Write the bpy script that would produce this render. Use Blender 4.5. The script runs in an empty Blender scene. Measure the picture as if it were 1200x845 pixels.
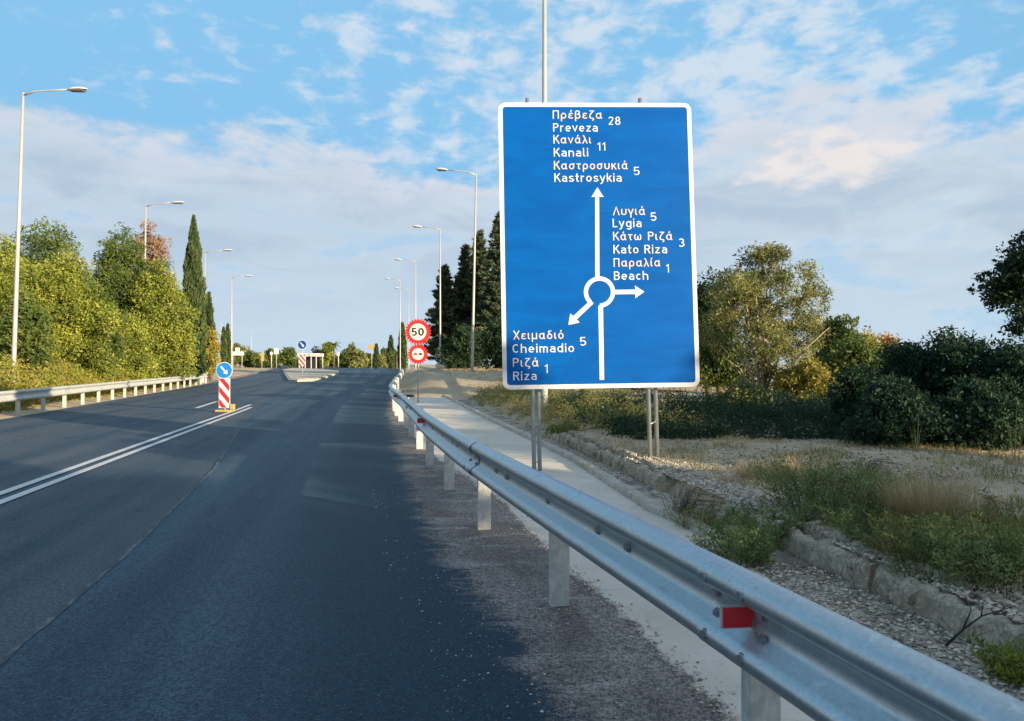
import bpy, bmesh, math, random
import numpy as np
from mathutils import Vector, Matrix, noise
R = math.radians
S = bpy.context.scene
COL = S.collection
random.seed(7)
rng = np.random.default_rng(11)

# ---------------------------------------------------------------- camera
EYE = 1.45; F = 867.0; HZ = 427.0          # metres, focal length and horizon in photo pixels
cd = bpy.data.cameras.new('camera'); cam = bpy.data.objects.new('camera', cd); COL.objects.link(cam)
cam.location = (0, 0, EYE); cam.rotation_euler = (R(90), 0, 0)
cd.sensor_width = 36; cd.lens = F / 1200 * 36; cd.shift_y = 4.5 / 1200
cd.clip_start = 0.05; cd.clip_end = 5000
S.camera = cam
# ---------------------------------------------------------------- light
SUN_AZ = 52.0      # degrees to the right of straight behind the camera
SUN_EL = 11.0
sdir = Vector((math.sin(R(SUN_AZ)) * math.cos(R(SUN_EL)), -math.cos(R(SUN_AZ)) * math.cos(R(SUN_EL)), math.sin(R(SUN_EL))))
sl = bpy.data.lights.new('sun', 'SUN'); sl.energy = 4.8; sl.angle = R(0.6); sl.color = (1.0, 0.80, 0.55)
so = bpy.data.objects.new('sun', sl); COL.objects.link(so)
so.rotation_euler = sdir.to_track_quat('Z', 'Y').to_euler(); so.location = sdir * 50
S.view_settings.view_transform = 'Standard'; S.view_settings.look = 'None'
S.view_settings.exposure = 1.0; S.view_settings.gamma = 1.0
# ---------------------------------------------------------------- world: clear sky with clouds, all in directions
W = bpy.data.worlds.new('World'); S.world = W; W.use_nodes = True
nt = W.node_tree; nt.nodes.clear()
class NB:
    """small node builder"""
    def __init__(s, nt): s.nt = nt
    def n(s, t, **kw):
        x = s.nt.nodes.new(t)
        for k, v in kw.items():
            if k == 'ins':
                for a, b in v.items():
                    if hasattr(b, 'is_output') or isinstance(b, bpy.types.NodeSocket): s.nt.links.new(b, x.inputs[a])
                    else: x.inputs[a].default_value = b
            else: setattr(x, k, v)
        return x
    def m(s, op, a, b=0.0, c=0.0, clamp=False):
        x = s.n('ShaderNodeMath', operation=op, use_clamp=clamp, ins={0: a, 1: b, 2: c}); return x.outputs[0]
    def mix(s, f, a, b, bt='MIX'):
        x = s.n('ShaderNodeMix', data_type='RGBA', blend_type=bt, ins={0: f, 6: a, 7: b}); return x.outputs[2]
    def noise(s, vec, scale, detail=4, rough=.5, dist=0.0):
        return s.n('ShaderNodeTexNoise', ins={'Vector': vec, 'Scale': scale, 'Detail': detail, 'Roughness': rough, 'Distortion': dist}).outputs['Fac']
    def ss(s, v, a, b):
        x = s.n('ShaderNodeMapRange', interpolation_type='SMOOTHSTEP', ins={0: v, 1: a, 2: b, 3: 0.0, 4: 1.0}); return x.outputs[0]
def c4(c): return (c[0], c[1], c[2], 1.0)
b = NB(nt)
sky = b.n('ShaderNodeTexSky', sky_type='NISHITA', sun_disc=False, sun_elevation=R(SUN_EL), altitude=50.0, air_density=1.0, dust_density=0.6, ozone_density=2.0)
sky.sun_rotation = math.atan2(sdir.x, sdir.y)
tc = b.n('ShaderNodeTexCoord')
sx = b.n('ShaderNodeSeparateXYZ', ins={0: tc.outputs['Generated']})
X, Y, Z = sx.outputs
az = b.m('ARCTAN2', X, Y)
el = b.m('ARCSINE', Z)
v1 = b.n('ShaderNodeCombineXYZ', ins={0: b.m('MULTIPLY', az, 1.0), 1: b.m('MULTIPLY', el, 2.2), 2: 0.0}).outputs[0]
n1 = b.noise(v1, 4.2, 6, .55, .3)
v2 = b.n('ShaderNodeCombineXYZ', ins={0: b.m('MULTIPLY', az, 1.0), 1: b.m('MULTIPLY', el, 2.0), 2: 4.7}).outputs[0]
n2 = b.noise(v2, 21.0, 7, .55, .2)
v3 = b.n('ShaderNodeCombineXYZ', ins={0: az, 1: b.m('MULTIPLY', el, 3.5), 2: 9.1}).outputs[0]
n3 = b.noise(v3, 6.0, 6, .55, .6)
# low cloud sheet, its upper edge tilts down to the right of the road
edge = b.m('ADD', b.m('MULTIPLY', az, -0.09), b.m('ADD', 0.245, b.m('MULTIPLY', b.m('SUBTRACT', n1, .5), .22)))
edge2 = b.m('ADD', edge, b.m('MULTIPLY', b.ss(az, 0.0, .4), .10))
dlow = b.m('SUBTRACT', edge2, el)
edge2 = b.m('ADD', edge2, 0.0)
low = b.ss(b.m('ADD', dlow, b.m('MULTIPLY', b.m('SUBTRACT', n2, .5), .07)), -0.012, .03)
low = b.m('MULTIPLY', low, b.m('SUBTRACT', 1.0, b.m('MULTIPLY', b.ss(n3, .54, .70), .38)))
rim = b.m('MULTIPLY', low, b.m('SUBTRACT', 1.0, b.ss(dlow, 0.0, .075)))
# small broken puffs higher up, thicker to the right
thr = b.m('SUBTRACT', .575, b.m('MULTIPLY', b.ss(az, -.45, .05), .115))
dens = b.m('ADD', b.m('MULTIPLY', n2, .6), b.m('MULTIPLY', n1, .4))
thr = b.m('SUBTRACT', thr, b.m('MULTIPLY', b.ss(el, .42, .8), .06))  # extra cloud overhead, mostly out of view, added to brighten the fill light
puff = b.ss(b.m('SUBTRACT', dens, thr), -.05, .14)
puff = b.m('MULTIPLY', puff, .80)
lowcol = b.mix(b.ss(n3, .35, .65), c4((2.35, 2.9, 3.55)), c4((3.0, 3.5, 4.0)))
lowcol = b.mix(b.ss(el, .0, .2), c4((2.95, 3.6, 4.15)), lowcol)
lowcol = b.mix(rim, lowcol, c4((3.5, 3.7, 4.1)))
skyc = b.mix(1.0, sky.outputs[0], c4((0.80, 1.15, 1.25)), 'MULTIPLY')
base = b.mix(b.m('SUBTRACT', 1.0, b.m('MULTIPLY', b.ss(el, .35, .9), .7)), skyc, c4((1.25, 2.8, 4.3)))
toSun = b.n('ShaderNodeVectorMath', operation='DOT_PRODUCT', ins={0: tc.outputs['Generated'], 1: tuple(sdir)}).outputs['Value']
base = b.mix(b.ss(toSun, -.15, .65), base, b.mix(1.0, sky.outputs[0], c4((.9, 1.0, 1.0)), 'MULTIPLY'))
c = b.mix(puff, base, c4((3.6, 3.95, 4.35)))
c = b.mix(b.m('MULTIPLY', low, .92), c, lowcol)
dx_ = b.m('DIVIDE', b.m('SUBTRACT', az, .405), .10); dy_ = b.m('DIVIDE', b.m('SUBTRACT', el, .250), .040)
rr2 = b.m('ADD', b.m('MULTIPLY', dx_, dx_), b.m('MULTIPLY', dy_, dy_))
warm = b.ss(b.m('ADD', rr2, b.m('MULTIPLY', b.m('SUBTRACT', n2, .5), 4.5)), 1.3, -.1)
c = b.mix(b.m('MULTIPLY', warm, .85), c, c4((4.5, 4.15, 4.0)))
bg = b.n('ShaderNodeBackground', ins={'Color': c, 'Strength': 0.1})
out = b.n('ShaderNodeOutputWorld', ins={'Surface': bg.outputs[0]})

# ---------------------------------------------------------------- layout curves
def ss(a, b_, x):
    t = np.clip((np.asarray(x, float) - a) / (b_ - a), 0, 1); return t * t * (3 - 2 * t)
RP = [(-14, 5.0), (-6, 3.05), (0.35, 1.38), (2.42, .83), (4.41, .29), (6.45, -.238), (8.49, -.715), (10.56, -1.169), (12.6, -1.57), (14.6, -1.98), (16.7, -2.38),
      (18.75, -2.82), (20.8, -3.24), (22.8, -3.62), (25, -4.0), (30, -4.72), (38, -5.9), (46.7, -7.1), (70, -10.3), (101, -14.5), (400, -60)]
WP = [(-14, 6.6), (-6, 4.1), (3.63, 2.42), (5.69, 2.13), (8.5, 1.68), (13.5, .90), (20, -.2), (34, -2.6), (60, -6.3), (101, -12), (400, -56)]
KP = [(-14, 6.2), (-6, 3.6), (2, 2.05), (5.6, 1.64), (6.48, 1.55), (7.27, 1.33), (11.1, .88), (14.3, .30), (20, -.78), (34, -3.2), (60, -6.9), (400, -57)]
LP = [(-14, -5.6), (0, -8.8), (21, -14.2), (38, -18.6), (54.6, -22.6), (70, -26.0), (82, -28.6), (121, -39), (400, -150)]
NP_ = [(-14, 3.1), (-6, 1.9), (0, 1.0), (1.5, .62), (3.0, .24), (3.46, .13), (4.15, 0.0), (4.55, -.20), (5.3, -.40), (6.96, -.83), (10.1, -1.47), (14, -2.2), (20, -3.35), (25, -4.2), (30, -4.95), (46, -7.3), (101, -14.8), (400, -61)]
CP = [(-14, 4.2), (-6, 2.8), (0, 1.45), (3.0, .91), (3.52, .79), (3.84, .73), (4.55, .567), (5.07, .415), (5.82, .26), (8.06, -.17), (10.5, -.9), (13, -1.6), (20, -3.0), (36, -5.5), (400, -60)]
SP = [(-14, 1.4), (0, -1.75), (3.5, -2.45), (5.6, -2.92), (10.2, -4.1), (17.2, -6.3), (26, -8.9), (40, -12.5)]
DP = [(-14, -1.2), (0, -3.8), (7.7, -5.33), (23.7, -8.5), (27, -9.2)]
def cu(P):
    a = np.array(P, float)
    return lambda y: np.interp(y, a[:, 0], a[:, 1])
rail, wall, kerb, lrail, nedge, cedge, seam, dline = map(cu, (RP, WP, KP, LP, NP_, CP, SP, DP))
def prof(y): return .75 * ss(38, 121, y)
def bump(x, y, a=1.0):
    return a * (.5 * np.sin(1.7 * x + .9 * y) * np.sin(.6 * x - 1.3 * y) + .3 * np.sin(3.9 * x - 2.1 * y + 1) + .2 * np.sin(6.1 * y + 4.3 * x))
def gz(x, y):
    """height of the bare ground"""
    x = np.asarray(x, float); y = np.asarray(y, float)
    s = x - wall(y)
    z = prof(y) - .03
    z = z + ss(.05, .35, s) * (.19 + .02 * bump(x, y) + .035 * ss(1, 5, s) * bump(x * .45, y * .45))
    z = z + np.maximum(0, .90 - prof(y)) * ss(31, 45, y) * ss(.25, 1.5, x - rail(y)) 
    l = lrail(y) - x
    z = z + ss(.4, 2.5, l) * .12 + ss(3, 18, l) * .9 * (1 - ss(60, 90, y))
    return z
def gzf(x, y): return float(gz(x, y))

# ---------------------------------------------------------------- object helpers
def tag(o, label=None, cat=None, group=None, kind=None):
    if label: o['label'] = label
    if cat: o['category'] = cat
    if group: o['group'] = group
    if kind: o['kind'] = kind
    return o
def empty(name, loc, label, cat, group=None, rz=0.0):
    o = bpy.data.objects.new(name, None); COL.objects.link(o)
    o.location = loc; o.rotation_euler = (0, 0, rz); o.empty_display_size = .2
    return tag(o, label, cat, group)
def link(name, me, m=None, parent=None, loc=(0, 0, 0)):
    if m is not None and not me.materials: me.materials.append(m)
    o = bpy.data.objects.new(name, me); COL.objects.link(o); o.location = loc
    if parent: o.parent = parent
    return o
def npmesh(name, V, Q, attr=None, smooth=False):
    V = np.asarray(V, np.float32); Q = np.asarray(Q, np.int32)
    me = bpy.data.meshes.new(name); n, k = Q.shape
    me.vertices.add(len(V)); me.vertices.foreach_set('co', V.ravel())
    me.loops.add(n * k); me.loops.foreach_set('vertex_index', Q.ravel())
    me.polygons.add(n); me.polygons.foreach_set('loop_start', np.arange(0, n * k, k, dtype=np.int32))
    me.polygons.foreach_set('loop_total', np.full(n, k, np.int32))
    me.polygons.foreach_set('use_smooth', np.full(n, smooth))
    if attr is not None:
        a = me.attributes.new('var', 'FLOAT', 'FACE'); a.data.foreach_set('value', np.asarray(attr, np.float32))
    me.update(); me.validate(); return me
class MB:
    """collects shapes in one bmesh"""
    def __init__(s): s.b = bmesh.new()
    def box(s, c, size, rot=None, bev=0):
        r = bmesh.ops.create_cube(s.b, size=1)
        M = Matrix.Translation(Vector(c)) @ (rot.to_4x4() if rot else Matrix()) @ Matrix.Diagonal((*size, 1))
        bmesh.ops.transform(s.b, matrix=M, verts=r['verts'])
        if bev:
            es = list({e for v in r['verts'] for e in v.link_edges})
            bmesh.ops.bevel(s.b, geom=es, offset=bev, segments=2, affect='EDGES', profile=.6)
        return s
    def tube(s, pts, rad, seg=8, cap=True):
        pts = [Vector(p) for p in pts]
        rad = rad if hasattr(rad, '__len__') else [rad] * len(pts)
        rings = []
        up0 = None
        for i, p in enumerate(pts):
            t = (pts[min(i + 1, len(pts) - 1)] - pts[max(i - 1, 0)]).normalized()
            a = t.orthogonal().normalized() if up0 is None else (up0 - t * up0.dot(t)).normalized()
            up0 = a; c_ = t.cross(a)
            rings.append([s.b.verts.new(p + (a * math.cos(2 * math.pi * k / seg) + c_ * math.sin(2 * math.pi * k / seg)) * rad[i]) for k in range(seg)])
        for r0, r1 in zip(rings, rings[1:]):
            for k in range(seg):
                s.b.faces.new((r0[k], r0[(k + 1) % seg], r1[(k + 1) % seg], r1[k])).smooth = True
        if cap:
            s.b.faces.new(rings[0][::-1]); s.b.faces.new(rings[-1])
        return s
    def prism(s, poly, z0, z1, M=Matrix()):
        lo = [s.b.verts.new(M @ Vector((x, y, z0))) for x, y in poly]
        hi = [s.b.verts.new(M @ Vector((x, y, z1))) for x, y in poly]
        n = len(poly)
        s.b.faces.new(lo[::-1]); s.b.faces.new(hi)
        for i in range(n): s.b.faces.new((lo[i], lo[(i + 1) % n], hi[(i + 1) % n], hi[i]))
        return s
    def mesh(s, name):
        bmesh.ops.recalc_face_normals(s.b, faces=s.b.faces)
        me = bpy.data.meshes.new(name); s.b.to_mesh(me); s.b.free(); return me
    def build(s, name, m, parent=None, loc=(0, 0, 0)):
        return link(name, s.mesh(name), m, parent, loc)

# ---------------------------------------------------------------- materials
def mat(name, fn):
    m = bpy.data.materials.new(name); m.use_nodes = True
    nt = m.node_tree; nt.nodes.clear(); b = NB(nt)
    o = b.n('ShaderNodeOutputMaterial'); sh = fn(b)
    nt.links.new(sh, o.inputs[0]); return m
def P(b, col, rough=.8, metal=0.0, bumpv=None, bs=.3, bd=.01, spec=.5, **kw):
    ins = {'Base Color': col, 'Roughness': rough, 'Metallic': metal, 'Specular IOR Level': spec}
    ins.update(kw)
    if bumpv is not None:
        bn = b.n('ShaderNodeBump', ins={'Height': bumpv, 'Strength': bs, 'Distance': bd}); ins['Normal'] = bn.outputs[0]
    return b.n('ShaderNodeBsdfPrincipled', ins=ins).outputs[0]
def pos(b): return b.n('ShaderNodeNewGeometry').outputs['Position']
def oc(b): return b.n('ShaderNodeTexCoord').outputs['Object']
def plain(name, col, rough=.6, metal=0.0, var=.12, scale=6.0, spec=.5):
    def f(b):
        v = oc(b); n = b.noise(v, scale, 5, .6)
        d = tuple(x * (1 - var) for x in col); l = tuple(min(1, x * (1 + var)) for x in col)
        return P(b, b.mix(n, c4(d), c4(l)), b.m('ADD', rough - .08, b.m('MULTIPLY', n, .16)), metal, n, .08, .002, spec)
    return mat(name, f)
ROADV = Vector((-.196, .981, 0)).normalized()
def roadcoords(b, v, sx_, sy_):
    """stretch a texture along the road"""
    mp = b.n('ShaderNodeMapping', vector_type='POINT', ins={'Vector': v, 'Rotation': (0, 0, -math.atan2(.196, .981)), 'Scale': (1, 1, 1)})
    mp2 = b.n('ShaderNodeMapping', ins={'Vector': mp.outputs[0], 'Scale': (sx_, sy_, 1)})
    return mp2.outputs[0]
def attr(b, nm): return b.n('ShaderNodeAttribute', attribute_name=nm).outputs['Fac']
def asphcol(b, v, gr, cold, coll, dust, dustamt, stripe, edge=None):
    big = b.noise(roadcoords(b, v, 1.3, .03), 1.0, 3, .5, .1)
    mid = b.noise(roadcoords(b, v, 2.6, .35), 1.0, 5, .65)
    tone = b.m('ADD', b.m('MULTIPLY', b.ss(big, .36, .64), stripe), b.m('MULTIPLY', b.ss(mid, .3, .7), 1 - stripe))
    if edge is not None:      # the fresh bitumen is darkest along its outer edge
        tone = b.m('MULTIPLY', tone, b.m('ADD', .10, b.m('MULTIPLY', b.ss(b.m('ADD', edge, b.m('MULTIPLY', b.m('SUBTRACT', mid, .5), 1.0)), -.75, -1.75), .80)))
    col = b.mix(tone, c4(cold), c4(coll))
    col = b.mix(b.ss(gr, .40, .62), b.mix(1.0, col, c4((.34, .36, .40)), 'MULTIPLY'), b.mix(1.0, col, c4((2.5, 2.35, 2.2)), 'MULTIPLY'))
    vo = b.n('ShaderNodeTexVoronoi', ins={'Vector': v, 'Scale': 120.0})
    vr = b.n('ShaderNodeSeparateColor', ins={0: vo.outputs['Color']}).outputs[0]
    chip = b.m('MULTIPLY', b.m('GREATER_THAN', vr, .965), b.m('LESS_THAN', vo.outputs['Distance'], .42))
    col = b.mix(b.m('MULTIPLY', chip, .55), col, c4((.26, .28, .30)))
    dn = b.noise(roadcoords(b, v, 1.6, .5), 1.3, 7, .65, .6)
    dm = b.m('MULTIPLY', b.ss(dn, .60 - .2 * dustamt, .80 - .16 * dustamt), b.m('MULTIPLY', b.m('MULTIPLY', b.ss(gr, .42, .56), b.ss(b.noise(v, 30, 5, .8), .40, .58)), dustamt))
    return b.mix(dm, col, c4(dust))
def grain(b, v): return b.m('ADD', b.m('MULTIPLY', b.noise(v, 100, 3, .85), .6), b.m('MULTIPLY', b.noise(v, 42, 2, .85), .4))
NEW = ((.003, .024, .046), (.040, .078, .112), (.2, .2, .2), .06, .6)
OLD = ((.012, .036, .060), (.058, .076, .098), (.26, .24, .23), .25, .55)
SHO = ((.072, .062, .057), (.138, .124, .114), (.42, .38, .33), .95, .25)
def f_asphalt(args, useedge=False):
    def f(b):
        v = pos(b); gr = grain(b, v)
        col = asphcol(b, v, gr, *args, edge=attr(b, 'e1') if useedge else None)
        crk = b.n('ShaderNodeTexVoronoi', feature='DISTANCE_TO_EDGE', ins={'Vector': b.n('ShaderNodeVectorMath', operation='ADD', ins={0: v, 1: b.n('ShaderNodeTexNoise', ins={'Vector': v, 'Scale': 3.0, 'Detail': 5}).outputs['Color']}).outputs[0], 'Scale': .45}).outputs['Distance']
        ck = b.m('MULTIPLY', b.m('LESS_THAN', crk, .004), .5 if not useedge else .0)
        col = b.mix(ck, col, c4((.01, .012, .015)))
        return P(b, col, b.m('ADD', .50, b.m('MULTIPLY', gr, .35)), 0, gr, .7, .008, .3)
    return f
def f_shoulder(b):
    v = pos(b); gr = grain(b, v); e1 = attr(b, 'e1'); e2 = attr(b, 'e2')
    w = b.m('ADD', b.m('MULTIPLY', b.m('SUBTRACT', b.noise(v, 2.2, 5, .6), .5), .55), b.m('ADD', b.m('MULTIPLY', b.m('SUBTRACT', b.noise(v, 11, 4, .75), .5), .42), b.m('MULTIPLY', b.m('SUBTRACT', gr, .5), .45)))
    w2 = b.m('ADD', b.m('MULTIPLY', b.m('SUBTRACT', b.noise(v, 3.1, 5, .6), .5), .22), b.m('ADD', b.m('MULTIPLY', b.m('SUBTRACT', b.noise(v, 19, 4, .75), .5), .16), b.m('MULTIPLY', b.m('SUBTRACT', gr, .5), .10)))
    A = asphcol(b, v, gr, *NEW, edge=e1); S_ = asphcol(b, v, gr, *SHO)
    col = b.mix(b.ss(b.m('ADD', e1, w), -.10, .12), A, S_)
    # pale dust streaks drifted across the edge
    st = b.noise(b.n('ShaderNodeMapping', ins={'Vector': v, 'Scale': (1.0, 3.2, 1), 'Rotation': (0, 0, .35)}).outputs[0], 1.1, 7, .68, .8)
    col = b.mix(b.m('MULTIPLY', b.m('MULTIPLY', b.ss(st, .52, .62), b.ss(gr, .40, .54)), b.m('MULTIPLY', b.ss(e1, -.25, .1), .75)), col, c4((.44, .40, .35)))
    C_ = conccol(b, v, (.60, .54, .45), (.74, .675, .575), (.34, .30, .25), .40, .9, 60)
    col = b.mix(b.ss(b.m('ADD', e2, w2), -.02, .025), col, C_)
    return P(b, col, b.m('ADD', .50, b.m('MULTIPLY', gr, .35)), 0, gr, .7, .008, .3)
def conccol(b, v, cd_, cl, stain, amt, scale, fine):
    n = b.noise(v, scale, 6, .6); g = b.noise(v, fine, 4, .7); s_ = b.noise(v, scale * 3.1, 7, .7, .5)
    col = b.mix(b.ss(n, .3, .7), c4(cd_), c4(cl))
    col = b.mix(b.m('MULTIPLY', b.ss(s_, .52, .70), amt), col, c4(stain))
    return b.mix(b.m('MULTIPLY', b.ss(g, .56, .68), .4), col, c4(stain))
M = {}
M['asphalt_new'] = mat('new_asphalt', f_asphalt(NEW, True))
M['asphalt_old'] = mat('old_asphalt', f_asphalt(OLD))
M['shoulder'] = mat('worn_shoulder', f_shoulder)
M['path'] = mat('pale_concrete', lambda b: (lambda v: P(b, conccol(b, v, (.60, .54, .45), (.74, .675, .575), (.34, .30, .25), .40, .9, 60), .9, 0, b.noise(v, 60, 4, .7), .4, .006, .2))(pos(b)))
def f_paint(b):
    v = pos(b); n = b.noise(v, 9, 6, .7); g = b.noise(v, 70, 3, .7)
    w = b.m('MULTIPLY', b.ss(n, .56, .74), b.ss(g, .35, .6))
    return P(b, b.mix(w, c4((.62, .63, .64)), c4((.10, .11, .12))), .6, 0, g, .3, .003)
M['paint'] = mat('road_paint', f_paint)
def f_seam(b):
    v = pos(b); n = b.noise(v, 3.5, 6, .75); g = b.noise(v, 60, 3, .7)
    w = b.m('MULTIPLY', b.ss(n, .42, .62), b.ss(g, .3, .6))
    return P(b, b.mix(w, c4((.045, .06, .075)), c4((.17, .19, .20))), .8, 0, g, .4, .004)
M['seam'] = mat('joint_sealing', f_seam)
def f_conc(cd_, cl, stain, amt, scale=1.2, fine=60, bs=.4):
    def f(b):
        v = pos(b); n = b.noise(v, scale, 6, .6); g = b.noise(v, fine, 4, .7); s_ = b.noise(v, scale * 3.1, 7, .7, .5)
        col = b.mix(b.ss(n, .3, .7), c4(cd_), c4(cl))
        col = b.mix(b.m('MULTIPLY', b.ss(s_, .55, .72), amt), col, c4(stain))
        col = b.mix(b.m('MULTIPLY', b.ss(g, .54, .66), .55 * min(1, amt + .1)), col, c4(stain))
        pit = b.n('ShaderNodeTexVoronoi', ins={'Vector': v, 'Scale': fine * 1.1}).outputs['Color']; pr_ = b.n('ShaderNodeSeparateColor', ins={0: pit}).outputs[0]
        col = b.mix(b.m('MULTIPLY', b.m('GREATER_THAN', pr_, .72), .45 * amt), col, c4(tuple(min(.9, x * 1.35) for x in cl)))
        return P(b, col, .9, 0, b.m('ADD', g, b.m('MULTIPLY', s_, 2.0)), bs, .012, .2)
    return f
M['wall'] = mat('weathered_concrete', f_conc((.25, .205, .15), (.52, .45, .34), (.07, .058, .04), .95, 2.6, 38, 1.0))
M['kerb'] = mat('dusty_concrete', f_conc((.38, .34, .27), (.58, .53, .44), (.17, .145, .11), .75, 2.2, 45, .9))
def f_ground(b):
    v = pos(b)
    a = b.noise(v, .35, 5, .6, .3); g = b.noise(v, 26, 5, .7); h = b.noise(v, 3.0, 6, .65)
    vo = b.n('ShaderNodeTexVoronoi', ins={'Vector': v, 'Scale': 34.0})
    far = b.ss(b.n('ShaderNodeSeparateXYZ', ins={0: v}).outputs[1], 16, 34)
    col = b.mix(b.ss(h, .35, .65), c4((.48, .35, .22)), c4((.68, .54, .37)))
    col = b.mix(b.m('MULTIPLY', b.ss(a, .45, .7), .55), col, c4((.24, .20, .11)))
    col = b.mix(b.m('MULTIPLY', far, .6), col, c4((.50, .40, .24)))
    vr = b.n('ShaderNodeSeparateColor', ins={0: vo.outputs['Color']}).outputs[1]
    col = b.mix(b.m('MULTIPLY', b.m('GREATER_THAN', vr, .6), .5), col, c4((.50, .46, .41)))
    return P(b, col, .95, 0, b.m('SUBTRACT', g, vo.outputs['Distance']), .9, .02, .1)
M['ground'] = mat('stony_ground', f_ground)
def f_gutter(b):
    v = pos(b); g = b.noise(v, 30, 5, .7); h = b.noise(v, 2.2, 6, .65)
    vo = b.n('ShaderNodeTexVoronoi', ins={'Vector': v, 'Scale': 45.0})
    col = b.mix(b.ss(h, .4, .62), c4((.24, .21, .17)), c4((.52, .47, .39)))
    return P(b, col, .95, 0, b.m('SUBTRACT', g, vo.outputs['Distance']), .9, .015, .1)
M['gutter'] = mat('gutter_grit', f_gutter)
def f_stone(b):
    r = b.n('ShaderNodeAttribute', attribute_name='var').outputs['Fac']
    col = b.mix(r, c4((.17, .14, .11)), c4((.72, .63, .51)))
    return P(b, col, .9, 0, b.noise(oc(b), 60, 4, .6), .4, .004, .2)
M['stone'] = mat('limestone_chips', f_stone)
def f_galv(b):
    v = oc(b); n = b.noise(v, 5, 5, .6); vo = b.n('ShaderNodeTexVoronoi', ins={'Vector': v, 'Scale': 90.0}).outputs['Color']
    r = b.n('ShaderNodeSeparateColor', ins={0: vo}).outputs[0]
    st = b.noise(v, 14, 6, .7, .6)
    col = b.mix(b.m('ADD', b.m('MULTIPLY', r, .35), b.m('MULTIPLY', n, .65)), c4((.38, .44, .46)), c4((.58, .63, .64)))
    col = b.mix(b.m('MULTIPLY', b.ss(st, .58, .70), .55), col, c4((.72, .74, .74)))
    sc2 = b.noise(b.n('ShaderNodeMapping', ins={'Vector': v, 'Scale': (3, 3, 22)}).outputs[0], 2.0, 6, .75, 1.0)
    col = b.mix(b.m('MULTIPLY', b.ss(sc2, .56, .70), .5), col, c4((.26, .28, .28)))
    return P(b, col, b.m('ADD', .30, b.m('MULTIPLY', n, .22)), .8, b.m('ADD', st, b.m('MULTIPLY', r, .1)), .12, .002)
M['galv'] = mat('galvanised_steel', f_galv)
def f_postm(b):
    v = oc(b); n = b.noise(v, 12, 6, .7, .8); 
    col = b.mix(b.ss(n, .35, .68), c4((.42, .44, .42)), c4((.62, .64, .61)))
    return P(b, col, .6, .25, n, .15, .003)
M['post'] = mat('dull_zinc', f_postm)
M['bolt'] = plain('bolt_steel', (.35, .37, .38), .45, .8)
M['red_refl'] = plain('red_reflector', (.62, .012, .018), .35, 0, .15, 40)
M['dark'] = plain('black_plastic', (.02, .02, .022), .5)
def f_blue(b):
    v = oc(b); n = b.noise(b.n('ShaderNodeMapping', ins={'Vector': v, 'Scale': (.7, 1, 2.2)}).outputs[0], 1.6, 5, .6, .8)
    sc = b.noise(b.n('ShaderNodeMapping', ins={'Vector': v, 'Scale': (1.5, 1, 60)}).outputs[0], 1, 3, .6)
    col = b.mix(b.ss(n, .3, .7), c4((.0, .080, .33)), c4((.0, .102, .40)))
    col = b.mix(b.m('MULTIPLY', b.ss(sc, .68, .78), .12), col, c4((.05, .22, .60)))
    return P(b, col, .45, 0, n, .02, .001, .10)
M['blue'] = mat('blue_sheeting', f_blue)
M['white'] = plain('white_sheeting', (.70, .70, .69), .4, 0, .04, 8)
M['peach'] = plain('faded_yellow_sheeting', (.74, .58, .46), .4, 0, .04, 8)
M['cream'] = plain('cream_sheeting', (.78, .72, .60), .45, 0, .06, 8)
M['redp'] = plain('red_sheeting', (.62, .02, .02), .45, 0, .12, 8)
M['alu'] = plain('grey_aluminium', (.36, .38, .39), .45, .4)
M['lamp'] = plain('lamp_housing', (.70, .70, .68), .45, .1, .06)
M['pole'] = plain('painted_pole', (.42, .41, .385), .5, .15, .10, 3)
M['navy'] = plain('dark_blue_disc', (.01, .06, .24), .4, 0, .1, 8)
M['blued'] = plain('blue_disc', (.01, .20, .58), .4, 0, .1, 8)
M['yellow'] = plain('yellow_rubber', (.40, .31, .10), .7, 0, .2, 8)
M['glassy'] = plain('lamp_lens', (.10, .11, .11), .2)
M['bark'] = plain('bark', (.14, .105, .075), .9, 0, .4, 9)
M['barkp'] = plain('pale_bark', (.36, .30, .22), .9, 0, .3, 9)
M['plaster'] = plain('pale_plaster', (.66, .60, .52), .85, 0, .08, 2)
M['roof'] = plain('terracotta', (.35, .16, .09), .85, 0, .25, 8)
M['openshade'] = plain('opening_shade', (.02, .025, .03), .3)  # near black: the shade inside openings put into a colour
def leafmat(name, cols, trans=.32):
    def f(b):
        a = b.n('ShaderNodeAttribute', attribute_name='var').outputs['Fac']
        r = b.n('ShaderNodeValToRGB', ins={0: a})
        e = r.color_ramp.elements
        e[0].position = 0; e[0].color = c4(cols[0]); e[1].position = 1; e[1].color = c4(cols[-1])
        for i, c_ in enumerate(cols[1:-1]): x = e.new((i + 1) / (len(cols) - 1)); x.color = c4(c_)
        p = P(b, r.outputs[0], .6, 0, None, spec=.25)
        t = b.n('ShaderNodeBsdfTranslucent', ins={'Color': r.outputs[0]}).outputs[0]
        return b.n('ShaderNodeMixShader', ins={0: trans, 1: p, 2: t}).outputs[0]
    return mat(name, f)
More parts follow.
